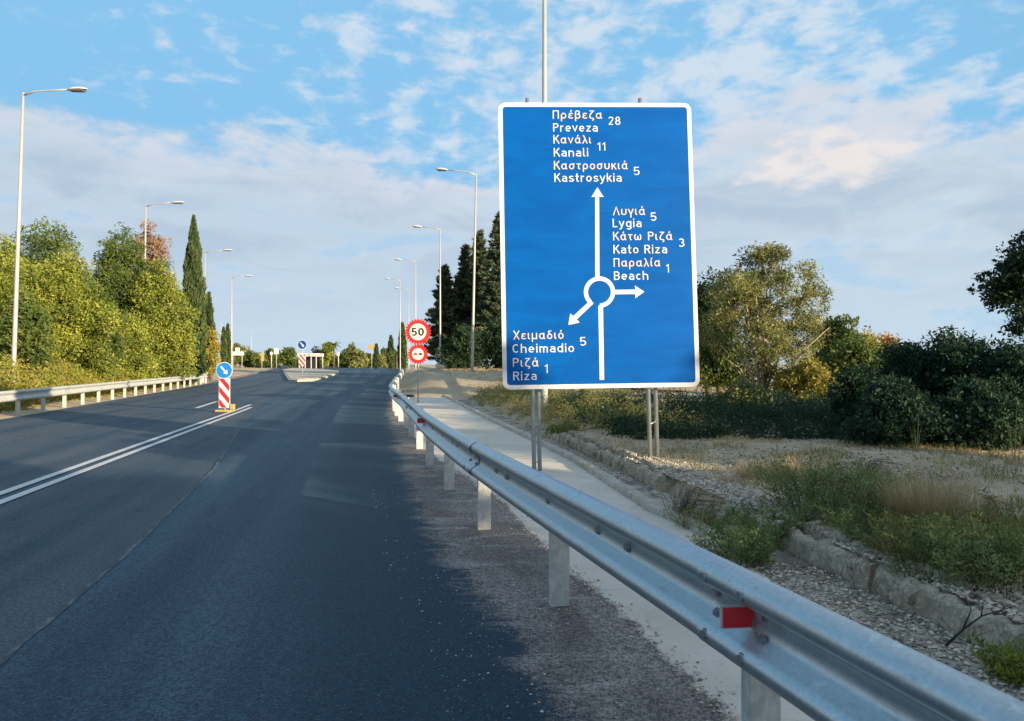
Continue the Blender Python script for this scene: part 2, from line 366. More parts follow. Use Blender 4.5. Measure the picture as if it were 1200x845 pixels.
L = {
 'yellowgreen': leafmat('yellow_green_leaves', [(0.04, 0.075, 0.018), (0.22, 0.27, 0.043), (0.48, 0.48, 0.085)]),
 'green': leafmat('mid_green_leaves', [(0.042, 0.078, 0.021), (0.098, 0.150, 0.033), (0.195, 0.225, 0.053)]),
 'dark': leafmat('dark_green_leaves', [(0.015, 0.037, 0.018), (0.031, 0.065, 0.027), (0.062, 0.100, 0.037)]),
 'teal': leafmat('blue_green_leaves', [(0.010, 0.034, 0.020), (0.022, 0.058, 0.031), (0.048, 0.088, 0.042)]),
 'conifer': leafmat('conifer_needles', [(0.028, 0.055, 0.032), (0.07, 0.10, 0.05), (0.17, 0.17, 0.09)], .12),
 'cypress': leafmat('cypress_sprays', [(0.030, 0.060, 0.022), (0.060, 0.098, 0.033), (0.112, 0.135, 0.045)], .12),
 'olive': leafmat('olive_grey_leaves', [(0.09, 0.11, 0.045), (0.21, 0.225, 0.075), (0.38, 0.365, 0.12)]),
 'orange': leafmat('autumn_orange_leaves', [(0.195, 0.130, 0.026), (0.364, 0.208, 0.039), (0.546, 0.260, 0.065)]),
 'pink': leafmat('reddish_autumn_leaves', [(0.17, 0.13, 0.07), (0.33, 0.21, 0.14), (0.45, 0.31, 0.22)]),
 'goldscrub': leafmat('golden_scrub', [(0.13, 0.14, 0.03), (0.29, 0.27, 0.05), (0.46, 0.34, 0.07)]),
 'straw': leafmat('dry_straw', [(0.299, 0.218, 0.092), (0.460, 0.356, 0.172), (0.598, 0.483, 0.276)]),
 'weed': leafmat('weed_leaves', [(0.07, 0.115, 0.04), (0.18, 0.25, 0.085), (0.36, 0.39, 0.15)]),
 'drygreen': leafmat('half_dry_grass', [(0.10, 0.125, 0.036), (0.23, 0.23, 0.07), (0.42, 0.36, 0.15)]),
 'twig': leafmat('dry_twigs', [(0.110, 0.088, 0.055), (0.198, 0.165, 0.110), (0.308, 0.253, 0.176)], .0),
}

# ---------------------------------------------------------------- ground sheets
YS = np.unique(np.concatenate([np.arange(-14, 3, .5), np.arange(3, 9, .05), np.arange(9, 16, .12), np.arange(16, 40, .5), np.arange(40, 130, 2.), np.array([140, 160, 200, 260, 340, 500, 800, 1400])]))
def sheet(name, leftf, rightf, zoff, m, y0, y1, cols=None, zf=None, kind='structure', jag=None, n=2):
    ys = YS[(YS >= y0) & (YS <= y1)]
    ys = np.unique(np.concatenate([[y0], ys, [y1]]))
    xl, xr = leftf(ys), rightf(ys)
    if jag is not None:
        k = np.arange(len(ys)); xl = xl + jag[0] * np.array([noise.noise((0, y * 2.3, 3)) + .5 * noise.noise((1, y * 9, 3)) for y in ys])
        xr = xr + jag[1] * np.array([.55 * noise.noise((5, y * 1.7, 3)) + .35 * noise.noise((1, y * 7, 8)) + .35 * noise.noise((1, y * 21, 8)) for y in ys])
    t = np.linspace(0, 1, n)
    XX = xl[:, None] * (1 - t) + xr[:, None] * t; YY = np.repeat(ys[:, None], n, 1)
    ZZ = (zf(XX, YY) if zf else prof(YY)) + zoff
    V = np.stack([XX, YY, ZZ], -1).reshape(-1, 3)
    i = np.arange(len(ys) - 1)[:, None] * n + np.arange(n - 1)[None]
    i = i.ravel(); Q = np.stack([i, i + 1, i + n + 1, i + n], -1)
    me = npmesh(name, V, Q, smooth=True)
    for nm, fn in (('e1', nedge), ('e2', cedge)):
        me.attributes.new(nm, 'FLOAT', 'POINT').data.foreach_set('value', (XX - fn(YY)).astype(np.float32).ravel())
    return tag(link(name, me, m), kind=kind)
# bare ground: columns follow the line of the low wall
sc = np.unique(np.concatenate([[-1500, -800, -400, -200, -120, -80], np.arange(-60, -8, 1.5), np.arange(-8, 0, 1.), np.arange(-.1, .5, .08), np.arange(.5, 9, .22), np.arange(9, 40, 1.5), [60, 100, 200, 400, 800, 1500]]))
ysg = np.unique(np.concatenate([[-400, -150, -60, -30], YS, [2500, 4000]]))
XX = wall(ysg)[:, None] + sc[None]; YY = np.repeat(ysg[:, None], len(sc), 1)
ZZ = gz(XX, YY)
n_ = len(sc); i = (np.arange(len(ysg) - 1)[:, None] * n_ + np.arange(n_ - 1)[None]).ravel()
tag(link('ground', npmesh('ground', np.stack([XX, YY, ZZ], -1).reshape(-1, 3), np.stack([i, i + 1, i + n_ + 1, i + n_], -1), smooth=True), M['ground']), kind='structure')
sheet('road', lambda y: lrail(y) + .35, lambda y: nedge(y) + .3, 0, M['asphalt_old'], -14, 400)
sheet('road_shoulder', lambda y: nedge(y) - .5, lambda y: cedge(y) + .22, .008, M['shoulder'], -14, 36.5, n=4)
sheet('new_asphalt_lane', lambda y: np.interp(y, [p[0] for p in SP] + [60, 121], [p[1] for p in SP] + [-16.5, -30]), lambda y: nedge(y) - .5 * (y < 36.5), .008, M['asphalt_new'], -14, 121, jag=(.03, 0), n=3)
sheet('footpath', lambda y: cedge(y) + .22, lambda y: kerb(y) + .02, .008, M['path'], -14, 36.5)
sheet('gutter', lambda y: kerb(y) + .1 - .5 * ss(7.5, 5, y), lambda y: wall(y) + .05, .006, M['gutter'], -14, 30)
o = sheet('lane_joint', lambda y: seam(y) - .02, lambda y: seam(y) + .015, .012, M['seam'], 0, 30, jag=(.02, .025))
sheet('centre_line', lambda y: dline(y) - .07, lambda y: dline(y) + .05, .012, M['paint'], -14, 24.8)
bpy.data.objects['centre_line'].name = 'centre_line'
sheet('centre_line', lambda y: dline(y) - .33, lambda y: dline(y) - .21, .012, M['paint'], -14, 26.5)
sheet('worn_lane_marking', lambda y: dline(y) - 2.3 - .05 * y, lambda y: dline(y) - 2.22 - .05 * y, .006, M['seam'], 4, 24, jag=(.03, .03))
sheet('lane_marking', lambda y: -10.4 - .245 * (y - 24) * 1.0, lambda y: -10.25 - .245 * (y - 24), .006, M['paint'], 24.5, 29)
sheet('far_kerb', lambda y: lrail(y) + .0, lambda y: lrail(y) + .35, .13, M['kerb'], 56, 121)

# ---------------------------------------------------------------- swept concrete (kerb and low wall)
def sweep(path, profp, y0, y1, step, amp, seed=0, zf=lambda y: 0.0, rough_end=.0):
    ys = np.arange(y0, y1 + 1e-6, step); V = []; n = len(profp)
    for y in ys:
        x = float(path(y)); d = (float(path(y + .2)) - x) / .2
        rx = Vector((1, -d, 0)).normalized()
        for (a, h) in profp:
            q = Vector((x, y, 0)) + rx * a; q.z = h + zf(y)
            k = amp * (.5 * noise.noise(q * 3.5 + Vector((seed, 0, 0))) + .6 * noise.noise(q * 12) + .5 * noise.noise(q * 31) - (.9 * max(0, noise.noise(q * 7 + Vector((3, seed, 0))) - .15) if amp > .02 else 0) + (.35 * (noise.cell(q * 11) - .5) if amp > .02 else 0))
            if h > -.05: q += rx * k + Vector((0, 0, k * 1.3))
            V.append(q)
    Q = []
    for i in range(len(ys) - 1):
        for k in range(n - 1):
            a = i * n + k; Q.append((a, a + 1, a + n + 1, a + n))
    return V, Q, n, len(ys)
def swept(name, *a, m=None, parent=None, cap=True, **k):
    V, Q, n, ny = sweep(*a, **k)
    me = bpy.data.meshes.new(name); f = [q[::-1] for q in Q]
    if cap: f += [tuple(range(n)), tuple(range((ny - 1) * n, ny * n))[::-1]]
    me.from_pydata([tuple(v) for v in V], [], f); me.update()
    return link(name, me, m, parent)
kp = [(0, -.06), (0, .03), (.015, .065), (.06, .075), (.11, .072), (.15, .06), (.16, -.06)]
swept('kerb', kerb, kp, 5.5, 36, .08, .010, m=M['kerb'])['kind'] = 'structure'
wroot = empty('low_wall', (0, 0, 0), 'low crumbling concrete channel wall with gravel behind it, beyond the kerb', 'wall')
wp = [(0, -.08), (-.005, .06), (.0, .155), (.02, .185), (.06, .185), (.10, .175), (.115, .11), (.16, .105), (.175, .18), (.19, .225), (.25, .225), (.28, .18), (.29, -.05)]
y = -3.0; k = 0
while y < 13.2:
    ln = [2.1, 1.7, 2.4, 1.5][k % 4]
    if not (6.6 < y < 7.2):
        swept('concrete_block', wall, wp, y, min(y + ln - .05, 13.7), .04, .034, m=M['wall'], parent=wroot, seed=k * 3.1)
    y += ln; k += 1

# gravel: loose stones
def stones(name, pts, sizes, m):
    base = np.array([(1, 0, 0), (-1, 0, 0), (0, 1, 0), (0, -1, 0), (0, 0, 1), (0, 0, -1)], float)
    fc = np.array([(0, 2, 4), (2, 1, 4), (1, 3, 4), (3, 0, 4), (2, 0, 5), (1, 2, 5), (3, 1, 5), (0, 3, 5)])
    n = len(pts); P0 = base[None] * (1 + .5 * (rng.random((n, 6, 1)) - .5)) + (rng.random((n, 6, 3)) - .5) * .5
    P0[:, :, 2] *= .65; P0 *= sizes[:, None, None]
    V = P0 + pts[:, None]; Fc = fc[None] + (np.arange(n) * 6)[:, None, None]
    return tag(link(name, npmesh(name, V.reshape(-1, 3), Fc.reshape(-1, 3), attr=np.repeat(rng.random(n), 8)), m), kind='stuff')
def scat(n, y0, y1, fl, fr, smin, smax, zf, powr=1.0):
    ys = y0 + (y1 - y0) * rng.random(n) ** powr; t = rng.random(n)
    xs = fl(ys) * (1 - t) + fr(ys) * t
    keep = np.array([noise.noise((x * 1.1, y * .8, 2)) > -.28 + .3 * random.random() - .12 for x, y in zip(xs, ys)])
    xs, ys = xs[keep], ys[keep]
    s = smin + (smax - smin) * rng.random(len(xs)) ** 2.5
    return np.stack([xs, ys, zf(xs, ys) + s * .3], -1), s
p, s = scat(24000, 1.8, 15, lambda y: kerb(y) + .14 - .55 * ss(7, 5, y), lambda y: wall(y) + .0, .006, .020, lambda x, y: 0 * x + .007, 1.3)
o = stones('gutter_gravel', p, s, M['stone']); tag(o, 'grey loose gravel lying between the kerb and the low wall', 'gravel')
p, s = scat(26000, 2.0, 13, lambda y: wall(y) + .18, lambda y: wall(y) + 7.5, .006, .026, gz, 1.3)
p2, s2 = scat(9000, 2.0, 10, lambda y: wall(y) + .06, lambda y: wall(y) + .5, .008, .024, lambda x, y: np.maximum(gz(x, y), .19), 1.2)
o = stones('field_gravel', np.concatenate([p, p2]), np.concatenate([s, s2]), M['stone']); tag(o, 'pale stones strewn over the bare ground behind the low wall', 'gravel')
p, s = scat(1500, 2.2, 10, lambda y: nedge(y) - .5, lambda y: cedge(y) + .1, .003, .008, lambda x, y: 0 * x + .008, 1.3)
yy = 2.2 + 8 * rng.random(1500); xx = cedge(yy) + rng.normal(size=1500) * .05; s3 = .003 + .008 * rng.random(1500) ** 2
p = np.concatenate([p, np.stack([xx, yy, .009 + s3 * .2], -1)]); s = np.concatenate([s, s3])
o = stones('shoulder_grit', p, s, M['stone']); tag(o, 'small pale grit scattered on the worn road shoulder', 'grit')

# ---------------------------------------------------------------- guardrails
def beamprof():
    pts = [(-.155, .015), (-.148, .035), (-.132, .066), (-.118, .078), (-.098, .082), (-.080, .077), (-.062, .055), (-.036, .012), (-.020, .003),
           (0, .001), (.020, .003), (.036, .012), (.062, .055), (.080, .077), (.098, .082), (.118, .078), (.132, .066), (.148, .035), (.155, .015)]
    return pts
def along(P_, step=2.0):
    """posts every 2 m along a curve -> list of (x, y)"""
    f = cu(P_); ys = np.arange(P_[0][0], min(P_[-1][0], 140), .05); xs = f(ys)
    return ys, xs
def beam_mesh(pts, side, zc):
    """pts: list of (x, y) centre positions, side = +1 if the traffic is on the -x side"""
    pr = beamprof(); n = len(pr); V = []; Q = []
    th = .004
    for i, p in enumerate(pts):
        a = Vector(pts[max(i - 1, 0)]); c_ = Vector(pts[min(i + 1, len(pts) - 1)]); t = (c_ - a).normalized()
        nr = Vector((-t.y, t.x)) * side         # towards the traffic
        z0 = zc + float(prof(p[1]))
        for (h, o_) in pr: V.append((p[0] + nr.x * o_, p[1] + nr.y * o_, z0 + h))
        for (h, o_) in reversed(pr): V.append((p[0] + nr.x * (o_ - th), p[1] + nr.y * (o_ - th), z0 + h * .99))
    m = 2 * n
    for i in range(len(pts) - 1):
        for k in range(m):
            Q.append((i * m + k, i * m + (k + 1) % m, (i + 1) * m + (k + 1) % m, (i + 1) * m + k))
    me = bpy.data.meshes.new('beam'); me.from_pydata(V, [], Q); me.update()
    for f_ in me.polygons: f_.use_smooth = True
    return me
def post_mesh():
    mb = MB(); w, d, t, h = .112, .055, .006, .70
    # C section standing on z = 0 with its web facing the oncoming camera
    mb.prism([(-w / 2, 0), (w / 2, 0), (w / 2, d), (w / 2 - .018, d), (w / 2 - .018, d - t), (w / 2 - t, d - t), (w / 2 - t, t), (-w / 2 + t, t), (-w / 2 + t, d - t), (-w / 2 + .018, d - t), (-w / 2 + .018, d), (-w / 2, d)], -.1, h)
    return mb.mesh('post')
def bolt_mesh():
    mb = MB(); mb.prism([(.016 * math.cos(a), .016 * math.sin(a)) for a in [i * math.pi / 3 for i in range(6)]], 0, .012); mb.prism([(.022 * math.cos(i * math.pi / 5), .022 * math.sin(i * math.pi / 5)) for i in range(10)], -.004, .002)
    return mb.mesh('bolt')
PM, BM = post_mesh(), bolt_mesh(); PM.materials.append(M['post']); BM.materials.append(M['bolt'])
def guardrail(label, posts, side, ztop, refl, beam_from, gap):
    root = empty('guardrail', (posts[0][0], posts[0][1], 0), label, 'guardrail')
    base = Vector(root.location)
    zc = ztop - .155
    f = lambda q: (q[0] - base.x, q[1] - base.y)
    off = []
    for i, p in enumerate(posts):
        a = Vector(posts[max(i - 1, 0)]); c_ = Vector(posts[min(i + 1, len(posts) - 1)]); t = (c_ - a).normalized()
        nr = Vector((-t.y, t.x)) * side
        off.append((Vector(p) + nr * gap, nr, t))
    # beams: sections two posts long, lapped a little over one another
    k = 0
    while k < len(posts) - 1:
        e = min(k + 2, len(posts) - 1); pts = []
        lap = 0
        for j in range(k, e):
            for u in np.linspace(0, 1, 5)[:-1]:
                A, B = off[j][0], off[j + 1][0]
                # catmull for a smooth bend
                A0 = off[max(j - 1, 0)][0]; B1 = off[min(j + 2, len(off) - 1)][0]
                q = .5 * ((2 * A) + (-A0 + B) * u + (2 * A0 - 5 * A + 4 * B - B1) * u * u + (-A0 + 3 * A - 3 * B + B1) * u ** 3)
                pts.append(q)
        q0 = off[k][0] - off[k][2] * .16 if k > 0 else off[k][0]
        lapn = off[k][1] * (.007 if (k // 2) % 2 else 0)
        pts = [q0] + pts[1 if k == 0 else 0:] + [off[e][0] + off[e][2] * .16]
        pts = [(v + lapn) for v in pts]
        me = beam_mesh([f(v) for v in [Vector((v.x, v.y)) for v in pts]], side, zc)
        # beam_mesh reads prof(y) in local y: rebuild heights in world terms
        for v in me.vertices: v.co.z += float(prof(v.co.y + base.y)) - float(prof(v.co.y))
        link('beam', me, M['galv'] if side > 0 else M['post'], root)
        k += 2
    for i, p in enumerate(posts):
        z = float(prof(p[1])); P0, nr, t = off[i]
        o = link('post', PM, None, root, (p[0] - base.x, p[1] - base.y, z)); o.rotation_euler[2] = math.atan2(t.y, t.x) - math.pi / 2
        sp = MB().box((0, 0, 0), (.05, .10, .20), bev=.006).mesh('spacer') if i == 0 else SPM[0]
        if i == 0: SPM.clear(); SPM.append(sp); sp.materials.append(M['post'])
        o = link('spacer', sp, None, root, ((P0.x + .5 * (p[0] - P0.x)) - base.x - nr.x * .0, (P0.y + .5 * (p[1] - P0.y)) - base.y, z + zc)); o.rotation_euler[2] = math.atan2(t.y, t.x) - math.pi / 2
        if p[1] > 40 : continue
        # bolts: centre of the valley at each post, eight round each lap joint
        spots = [(0, 0.0, .003)]
        if i % 2 == 0: spots += [(dx, h, .083) for dx in (-.11, .11) for h in (-.098, .098)] + [(dx, h, .024) for dx in (-.13, .13) for h in (-.04, .04)]
        if p[1] < 20: spots += [(-1.15, .0, .003), (-.8, .0, .003)]
        for dx, h, o_ in spots:
            q = P0 + t * dx + nr * o_
            bo = link('bolt', BM, None, root, (q.x - base.x, q.y - base.y, z + zc + h))
            bo.rotation_euler = Vector((nr.x, nr.y, .0)).to_track_quat('Z', 'Y').to_euler()
        if i in refl:
            q = P0 + nr * .058 - t * .05
            rt = math.atan2(t.y, t.x) - math.pi / 2
            h_ = MB().prism([(-.056, -.036), (.048, -.036), (.054, .036), (-.056, .036)], -.012, .0, Matrix.Rotation(R(90), 4, 'X'))
            h_.box((.0, .03, .0), (.03, .06, .025))
            ho = h_.build('reflector', M['post'], root, (q.x - base.x, q.y - base.y, z + zc + .012)); ho.rotation_euler[2] = rt * .35
            l_ = MB().prism([(-.050, -.031), (.043, -.031), (.049, .031), (-.050, .031)], .0, .007, Matrix.Rotation(R(90), 4, 'X')).build('lens', M['red_refl'], ho)
    return root
SPM = []
rposts = [(float(rail(y)), y) for y in (0.38, 2.42, 4.41, 6.45, 8.49, 10.56, 12.6, 14.6, 16.7, 18.75, 20.8, 22.8)] + [(float(rail(y)), y) for y in np.arange(24.8, 76, 2.0)]
rposts = [(float(rail(-5.6)), -5.6), (float(rail(-3.6)), -3.6), (float(rail(-1.6)), -1.6)] + rposts
guardrail('galvanised steel guardrail on grey posts between the road and the pale footpath', rposts, 1, .795, {4, 8, 12, 16}, 0, .075)
lposts = [(float(lrail(y)) + .0, float(y)) for y in np.arange(-2, 55, 1.95)]
lposts += [(lposts[-1][0] - .9, lposts[-1][1] + 1.7), (lposts[-1][0] - 2.4, lposts[-1][1] + 2.9)]
guardrail('sunlit white steel guardrail on the far left below the trees', lposts, -1, .72, set(), 0, .075)

# ---------------------------------------------------------------- text and flat lettering
def arc(cx, cy, rx, ry, a0, a1, n=10): return [(cx + rx * math.cos(R(a0 + (a1 - a0) * i / n)), cy + ry * math.sin(R(a0 + (a1 - a0) * i / n))) for i in range(n + 1)]
O_ = arc(.27, .36, .19, .285, 0, 360, 20)
EPS = [[(.43, .57), (.35, .64), (.22, .645), (.11, .57), (.12, .45), (.20, .385), (.33, .38)], [(.20, .385), (.10, .31), (.08, .18), (.17, .085), (.33, .075), (.44, .15)]]
UPS = [(.08, .72), (.08, .3)] + arc(.27, .27, .19, .195, 180, 360) + [(.46, .72)]
IOT = [(.08, .72), (.08, .19), (.12, .085), (.22, .075)]
ALF = [O_, [(.46, .72), (.46, .18), (.50, .08), (.58, .075)]]
def acc(x): return [(x - .03, .80), (x + .05, 1.02)]
G = {'P': (.54, [[(.08, 0), (.08, .925), (.3, .925)] + arc(.3, .715, .18, .21, 90, -90) + [(.08, .505)]]),
 'r': (.38, [[(.08, 0), (.08, .72)], arc(.27, .46, .19, .185, 180, 70)]),
 'e': (.54, [[(.08, .365), (.46, .365)] + arc(.27, .36, .19, .285, 5, 315, 16)]), 'v': (.5, [[(.04, .72), (.25, .07), (.46, .72)]]),
 'z': (.48, [[(.05, .645), (.40, .645), (.08, .075), (.45, .075)]]), 'K': (.56, [[(.08, 0), (.08, 1)], [(.52, 1), (.10, .42)], [(.25, .60), (.56, 0)]]),
 'a': (.52, [[(.09, .585), (.16, .63)] + arc(.26, .47, .18, .175, 90, 0, 6) + [(.44, 0)], [(.44, .40), (.25, .40)] + arc(.25, .238, .17, .163, 90, 270) + [(.32, .08), (.44, .15)]]),
 'n': (.54, [[(.08, 0), (.08, .72)], [(.08, .40)] + arc(.27, .45, .19, .195, 180, 0) + [(.46, 0)]]), 'l': (.24, [[(.08, 1), (.08, .19), (.12, .085), (.22, .075)]]),
 'i': (.16, [[(.08, 0), (.08, .72)], [(.08, .84), (.08, .99)]]), 's': (.48, [[(.42, .57), (.36, .63), (.25, .645), (.13, .62), (.09, .52), (.14, .42), (.26, .365), (.38, .31), (.43, .21), (.38, .1), (.25, .075), (.12, .09), (.06, .15)]]),
 't': (.36, [[(.16, .98), (.16, .19), (.20, .085), (.33, .075)], [(.02, .645), (.33, .645)]]), 'o': (.54, [O_]), 'y': (.5, [[(.04, .72), (.26, .06)], [(.46, .72), (.22, -.10), (.15, -.19), (.04, -.205)]]),
 'k': (.48, [[(.08, 0), (.08, 1)], [(.42, .72), (.10, .28)], [(.22, .42), (.46, 0)]]), 'L': (.46, [[(.08, 1), (.08, .075), (.45, .075)]]),
 'g': (.54, [O_, [(.46, .72), (.46, -.04)] + arc(.27, -.04, .19, .165, 0, -145)]),
 'B': (.56, [[(.08, 0), (.08, .925), (.29, .925)] + arc(.29, .72, .18, .205, 90, -90) + [(.08, .515)], [(.29, .515)] + arc(.29, .295, .2, .22, 90, -90) + [(.08, .075)]]),
 'R': (.56, [[(.08, 0), (.08, .925), (.3, .925)] + arc(.3, .715, .18, .21, 90, -90) + [(.08, .505)], [(.30, .5), (.52, 0)]]),
 'c': (.48, [arc(.27, .36, .19, .285, 48, 312, 14)]), 'h': (.54, [[(.08, 0), (.08, 1)], [(.08, .40)] + arc(.27, .45, .19, .195, 180, 0) + [(.46, 0)]]),
 'C': (.58, [arc(.31, .5, .23, .425, 48, 312, 16)]), 'd': (.54, [O_, [(.46, 0), (.46, 1)]]),
 'm': (.76, [[(.08, 0), (.08, .72)], [(.08, .42)] + arc(.23, .47, .15, .175, 180, 0) + [(.38, 0)], [(.38, .42)] + arc(.53, .47, .15, .175, 180, 0) + [(.68, 0)]]),
 '1': (.34, [[(.04, .72), (.26, .90), (.26, 0)]]), '2': (.54, [arc(.27, .72, .19, .205, 165, -25) + [(.09, .075), (.49, .075)]]),
 '8': (.56, [arc(.28, .715, .165, .21, 0, 360, 18), arc(.28, .29, .2, .215, 0, 360, 18)]), '5': (.54, [[(.46, .925), (.13, .925), (.11, .50)] + arc(.27, .325, .195, .25, 125, -145, 14)]),
 '3': (.52, [arc(.25, .715, .17, .21, 150, -90, 12), arc(.25, .29, .195, .215, 90, -150, 12)]), '0': (.58, [arc(.29, .5, .20, .425, 0, 360, 22)]),
 'Π': (.60, [[(.08, 0), (.08, .925), (.52, .925), (.52, 0)]]), 'ρ': (.54, [O_, [(.08, .36), (.08, -.28)]]), 'ε': (.48, EPS), 'έ': (.48, EPS + [acc(.27)]),
 'β': (.54, [[(.08, -.28), (.08, .74)] + arc(.25, .76, .17, .165, 180, 0) + [(.40, .62), (.30, .545), (.20, .53)], [(.20, .53)] + arc(.27, .30, .19, .225, 90, -90) + [(.12, .13)]]),
 'ζ': (.48, [[(.06, .925), (.42, .925), (.2, .62), (.09, .38), (.09, .18), (.18, .09), (.34, .07), (.42, 0), (.39, -.13), (.30, -.2)]]),
 'α': (.60, ALF), 'ά': (.60, ALF + [acc(.30)]), 'λ': (.5, [[(.06, .93), (.16, .90), (.46, 0)], [(.27, .56), (.04, 0)]]), 'ι': (.24, [IOT]), 'ί': (.24, [IOT, acc(.12)]),
 'σ': (.58, [O_, [(.27, .645), (.56, .645)]]), 'τ': (.46, [[(.03, .645), (.44, .645)], [(.22, .645), (.22, .19), (.26, .085), (.36, .075)]]), 'υ': (.54, [UPS]),
 'κ': (.48, [[(.08, 0), (.08, .72)], [(.42, .72), (.10, .30)], [(.22, .42), (.46, 0)]]), 'Λ': (.6, [[(.03, 0), (.3, .93), (.57, 0)]]), 'γ': (.5, [[(.03, .72), (.25, .12), (.25, -.28)], [(.47, .72), (.25, .12)]]),
 'ω': (.72, [[(.16, .69), (.08, .5), (.08, .25), (.14, .10), (.25, .08), (.34, .18), (.36, .5)], [(.36, .5), (.38, .18), (.47, .08), (.58, .10), (.64, .25), (.64, .5), (.56, .69)]]),
 'Χ': (.56, [[(.04, 1), (.52, 0)], [(.52, 1), (.04, 0)]]), 'μ': (.54, [UPS, [(.08, .72), (.08, -.28)], [(.46, .72), (.46, 0)]]),
 'δ': (.54, [arc(.27, .32, .19, .245, 0, 360, 18), [(.37, .52), (.17, .76), (.19, .89), (.30, .925), (.44, .91)]]), 'ό': (.54, [O_, acc(.27)])}
G['Κ'] = G['K']; G['Ρ'] = G['P']; G['ν'] = G['v']; G['ο'] = G['o']
def word_mesh(s, th=.100, gap=.115):
    """flat even-stroke lettering in cap-height units; every stroke lies a hair above the one before"""
    V = []; Fc = []; x0 = 0.0; zz = 0
    for ch in s:
        if ch == ' ': x0 += .26; continue
        w, strokes = G[ch]
        for st in strokes:
            st = [Vector(p) for p in st]; n = len(st); closed = (st[0] - st[-1]).length < 1e-4
            base_ = len(V); zz += 1
            for i, p in enumerate(st):
                a = st[i - 1] if i > 0 else (st[n - 2] if closed else None); b_ = st[i + 1] if i < n - 1 else (st[1] if closed else None)
                t0 = (p - a).normalized() if a is not None else None; t1 = (b_ - p).normalized() if b_ is not None else None
                t0 = t0 if t0 is not None else t1; t1 = t1 if t1 is not None else t0
                n0 = Vector((-t0.y, t0.x)); n1 = Vector((-t1.y, t1.x)); m_ = (n0 + n1).normalized(); k_ = min(1.9, 1 / max(.3, m_.dot(n0)))
                for sg in (1, -1):
                    q = p + m_ * (sg * th / 2 * k_); V.append((x0 + q.x, q.y, (zz % 3) * .002))
            for i in range(n - 1): Fc.append((base_ + 2 * i, base_ + 2 * i + 1, base_ + 2 * i + 3, base_ + 2 * i + 2))
        x0 += w + gap
    me = bpy.data.meshes.new('lettering'); me.from_pydata(V, [], Fc); me.update(); return me

# ---------------------------------------------------------------- the big direction sign
SW, SH = 2.67, 3.93
sroot = empty('direction_sign', (1.21, 9.95, 1.13), 'large blue roundabout direction sign with white Greek and Latin place names on twin steel posts', 'road sign')
sroot.rotation_euler = (R(-3.6), R(-.8), R(2.6))      # leans back, left edge a little nearer
def su(x, y):
    """place on the panel (metres from bottom centre) of a mark measured on the photograph"""
    f = (y - 120) / 336.0
    xl = 583.5 + (588.5 - 583.5) * f; xr = 807.5 + (821 - 807.5) * f
    yt = 120.5 + 1.5 * (x - 583) / 224; yb = 456.8 - 2.6 * (x - 588) / 233
    g = (y - yt) / (yb - yt); g2 = 1 - g
    # perspective of the leaning panel: rows near the bottom are a little larger
    v = SH * (g2 + .02 * g * g2 * -1)
    return ((x - xl) / (xr - xl) - .5) * SW, v
PXU = SW / 228.5
Rx = Matrix.Rotation(R(90), 4, 'X')
def rr(w, h, r, x0=0, y0=0, n=6):
    out = []
    for cx, cy, a0 in ((w / 2 - r, h - r, 0), (-w / 2 + r, h - r, 90), (-w / 2 + r, r, 180), (w / 2 - r, r, 270)):
        for i in range(n + 1):
            a = R(a0 + 90 * i / n); out.append((cx + r * math.cos(a), cy + r * math.sin(a)))
    return out
def shift(poly, dx, dy): return [(x + dx, y + dy) for x, y in poly]
MB().prism(rr(SW - .02, SH - .02, .06), -.03, -.002, Rx @ Matrix.Translation((0, .01, 0))).build('backing_plate', M['alu'], sroot)
# local frame: prism z runs towards -y (the viewer) after the turn about X
def border_ring(w, h, r, t):
    mb = MB(); a = rr(w, h, r); c_ = shift(rr(w - 2 * t, h - 2 * t, max(r - t, .02)), 0, t); n = len(a)
    A = [mb.b.verts.new(Rx @ Vector((x, y, .004))) for x, y in a]; B = [mb.b.verts.new(Rx @ Vector((x, y, .004))) for x, y in c_]
    A2 = [mb.b.verts.new(Rx @ Vector((x, y, -.004))) for x, y in a]
    for i in range(n):
        j = (i + 1) % n
        mb.b.faces.new((A[i], A[j], B[j], B[i])); mb.b.faces.new((A2[i], A2[j], A[j], A[i]))
    return mb
border_ring(SW, SH, .10, .058).build('border', M['white'], sroot)
MB().prism(shift(rr(SW - .10, SH - .10, .06), 0, .05), -.002, .001, Rx).build('panel', M['blue'], sroot)
ZT = .0035
def letters(s, x0, x1, base, cap, m='white'):
    me = word_mesh(s)
    xs = [v.co.x for v in me.vertices]; a, b_ = min(xs), max(xs)
    u0, v0 = su(x0, base); u1, _ = su(x1, base)
    kx = (u1 - u0) / (b_ - a); ky = cap * PXU
    for v in me.vertices:
        v.co = (u0 + (v.co.x - a) * kx, -ZT - v.co.z * .15, v0 + v.co.y * ky)
    return link('lettering', me, M[m], sroot)
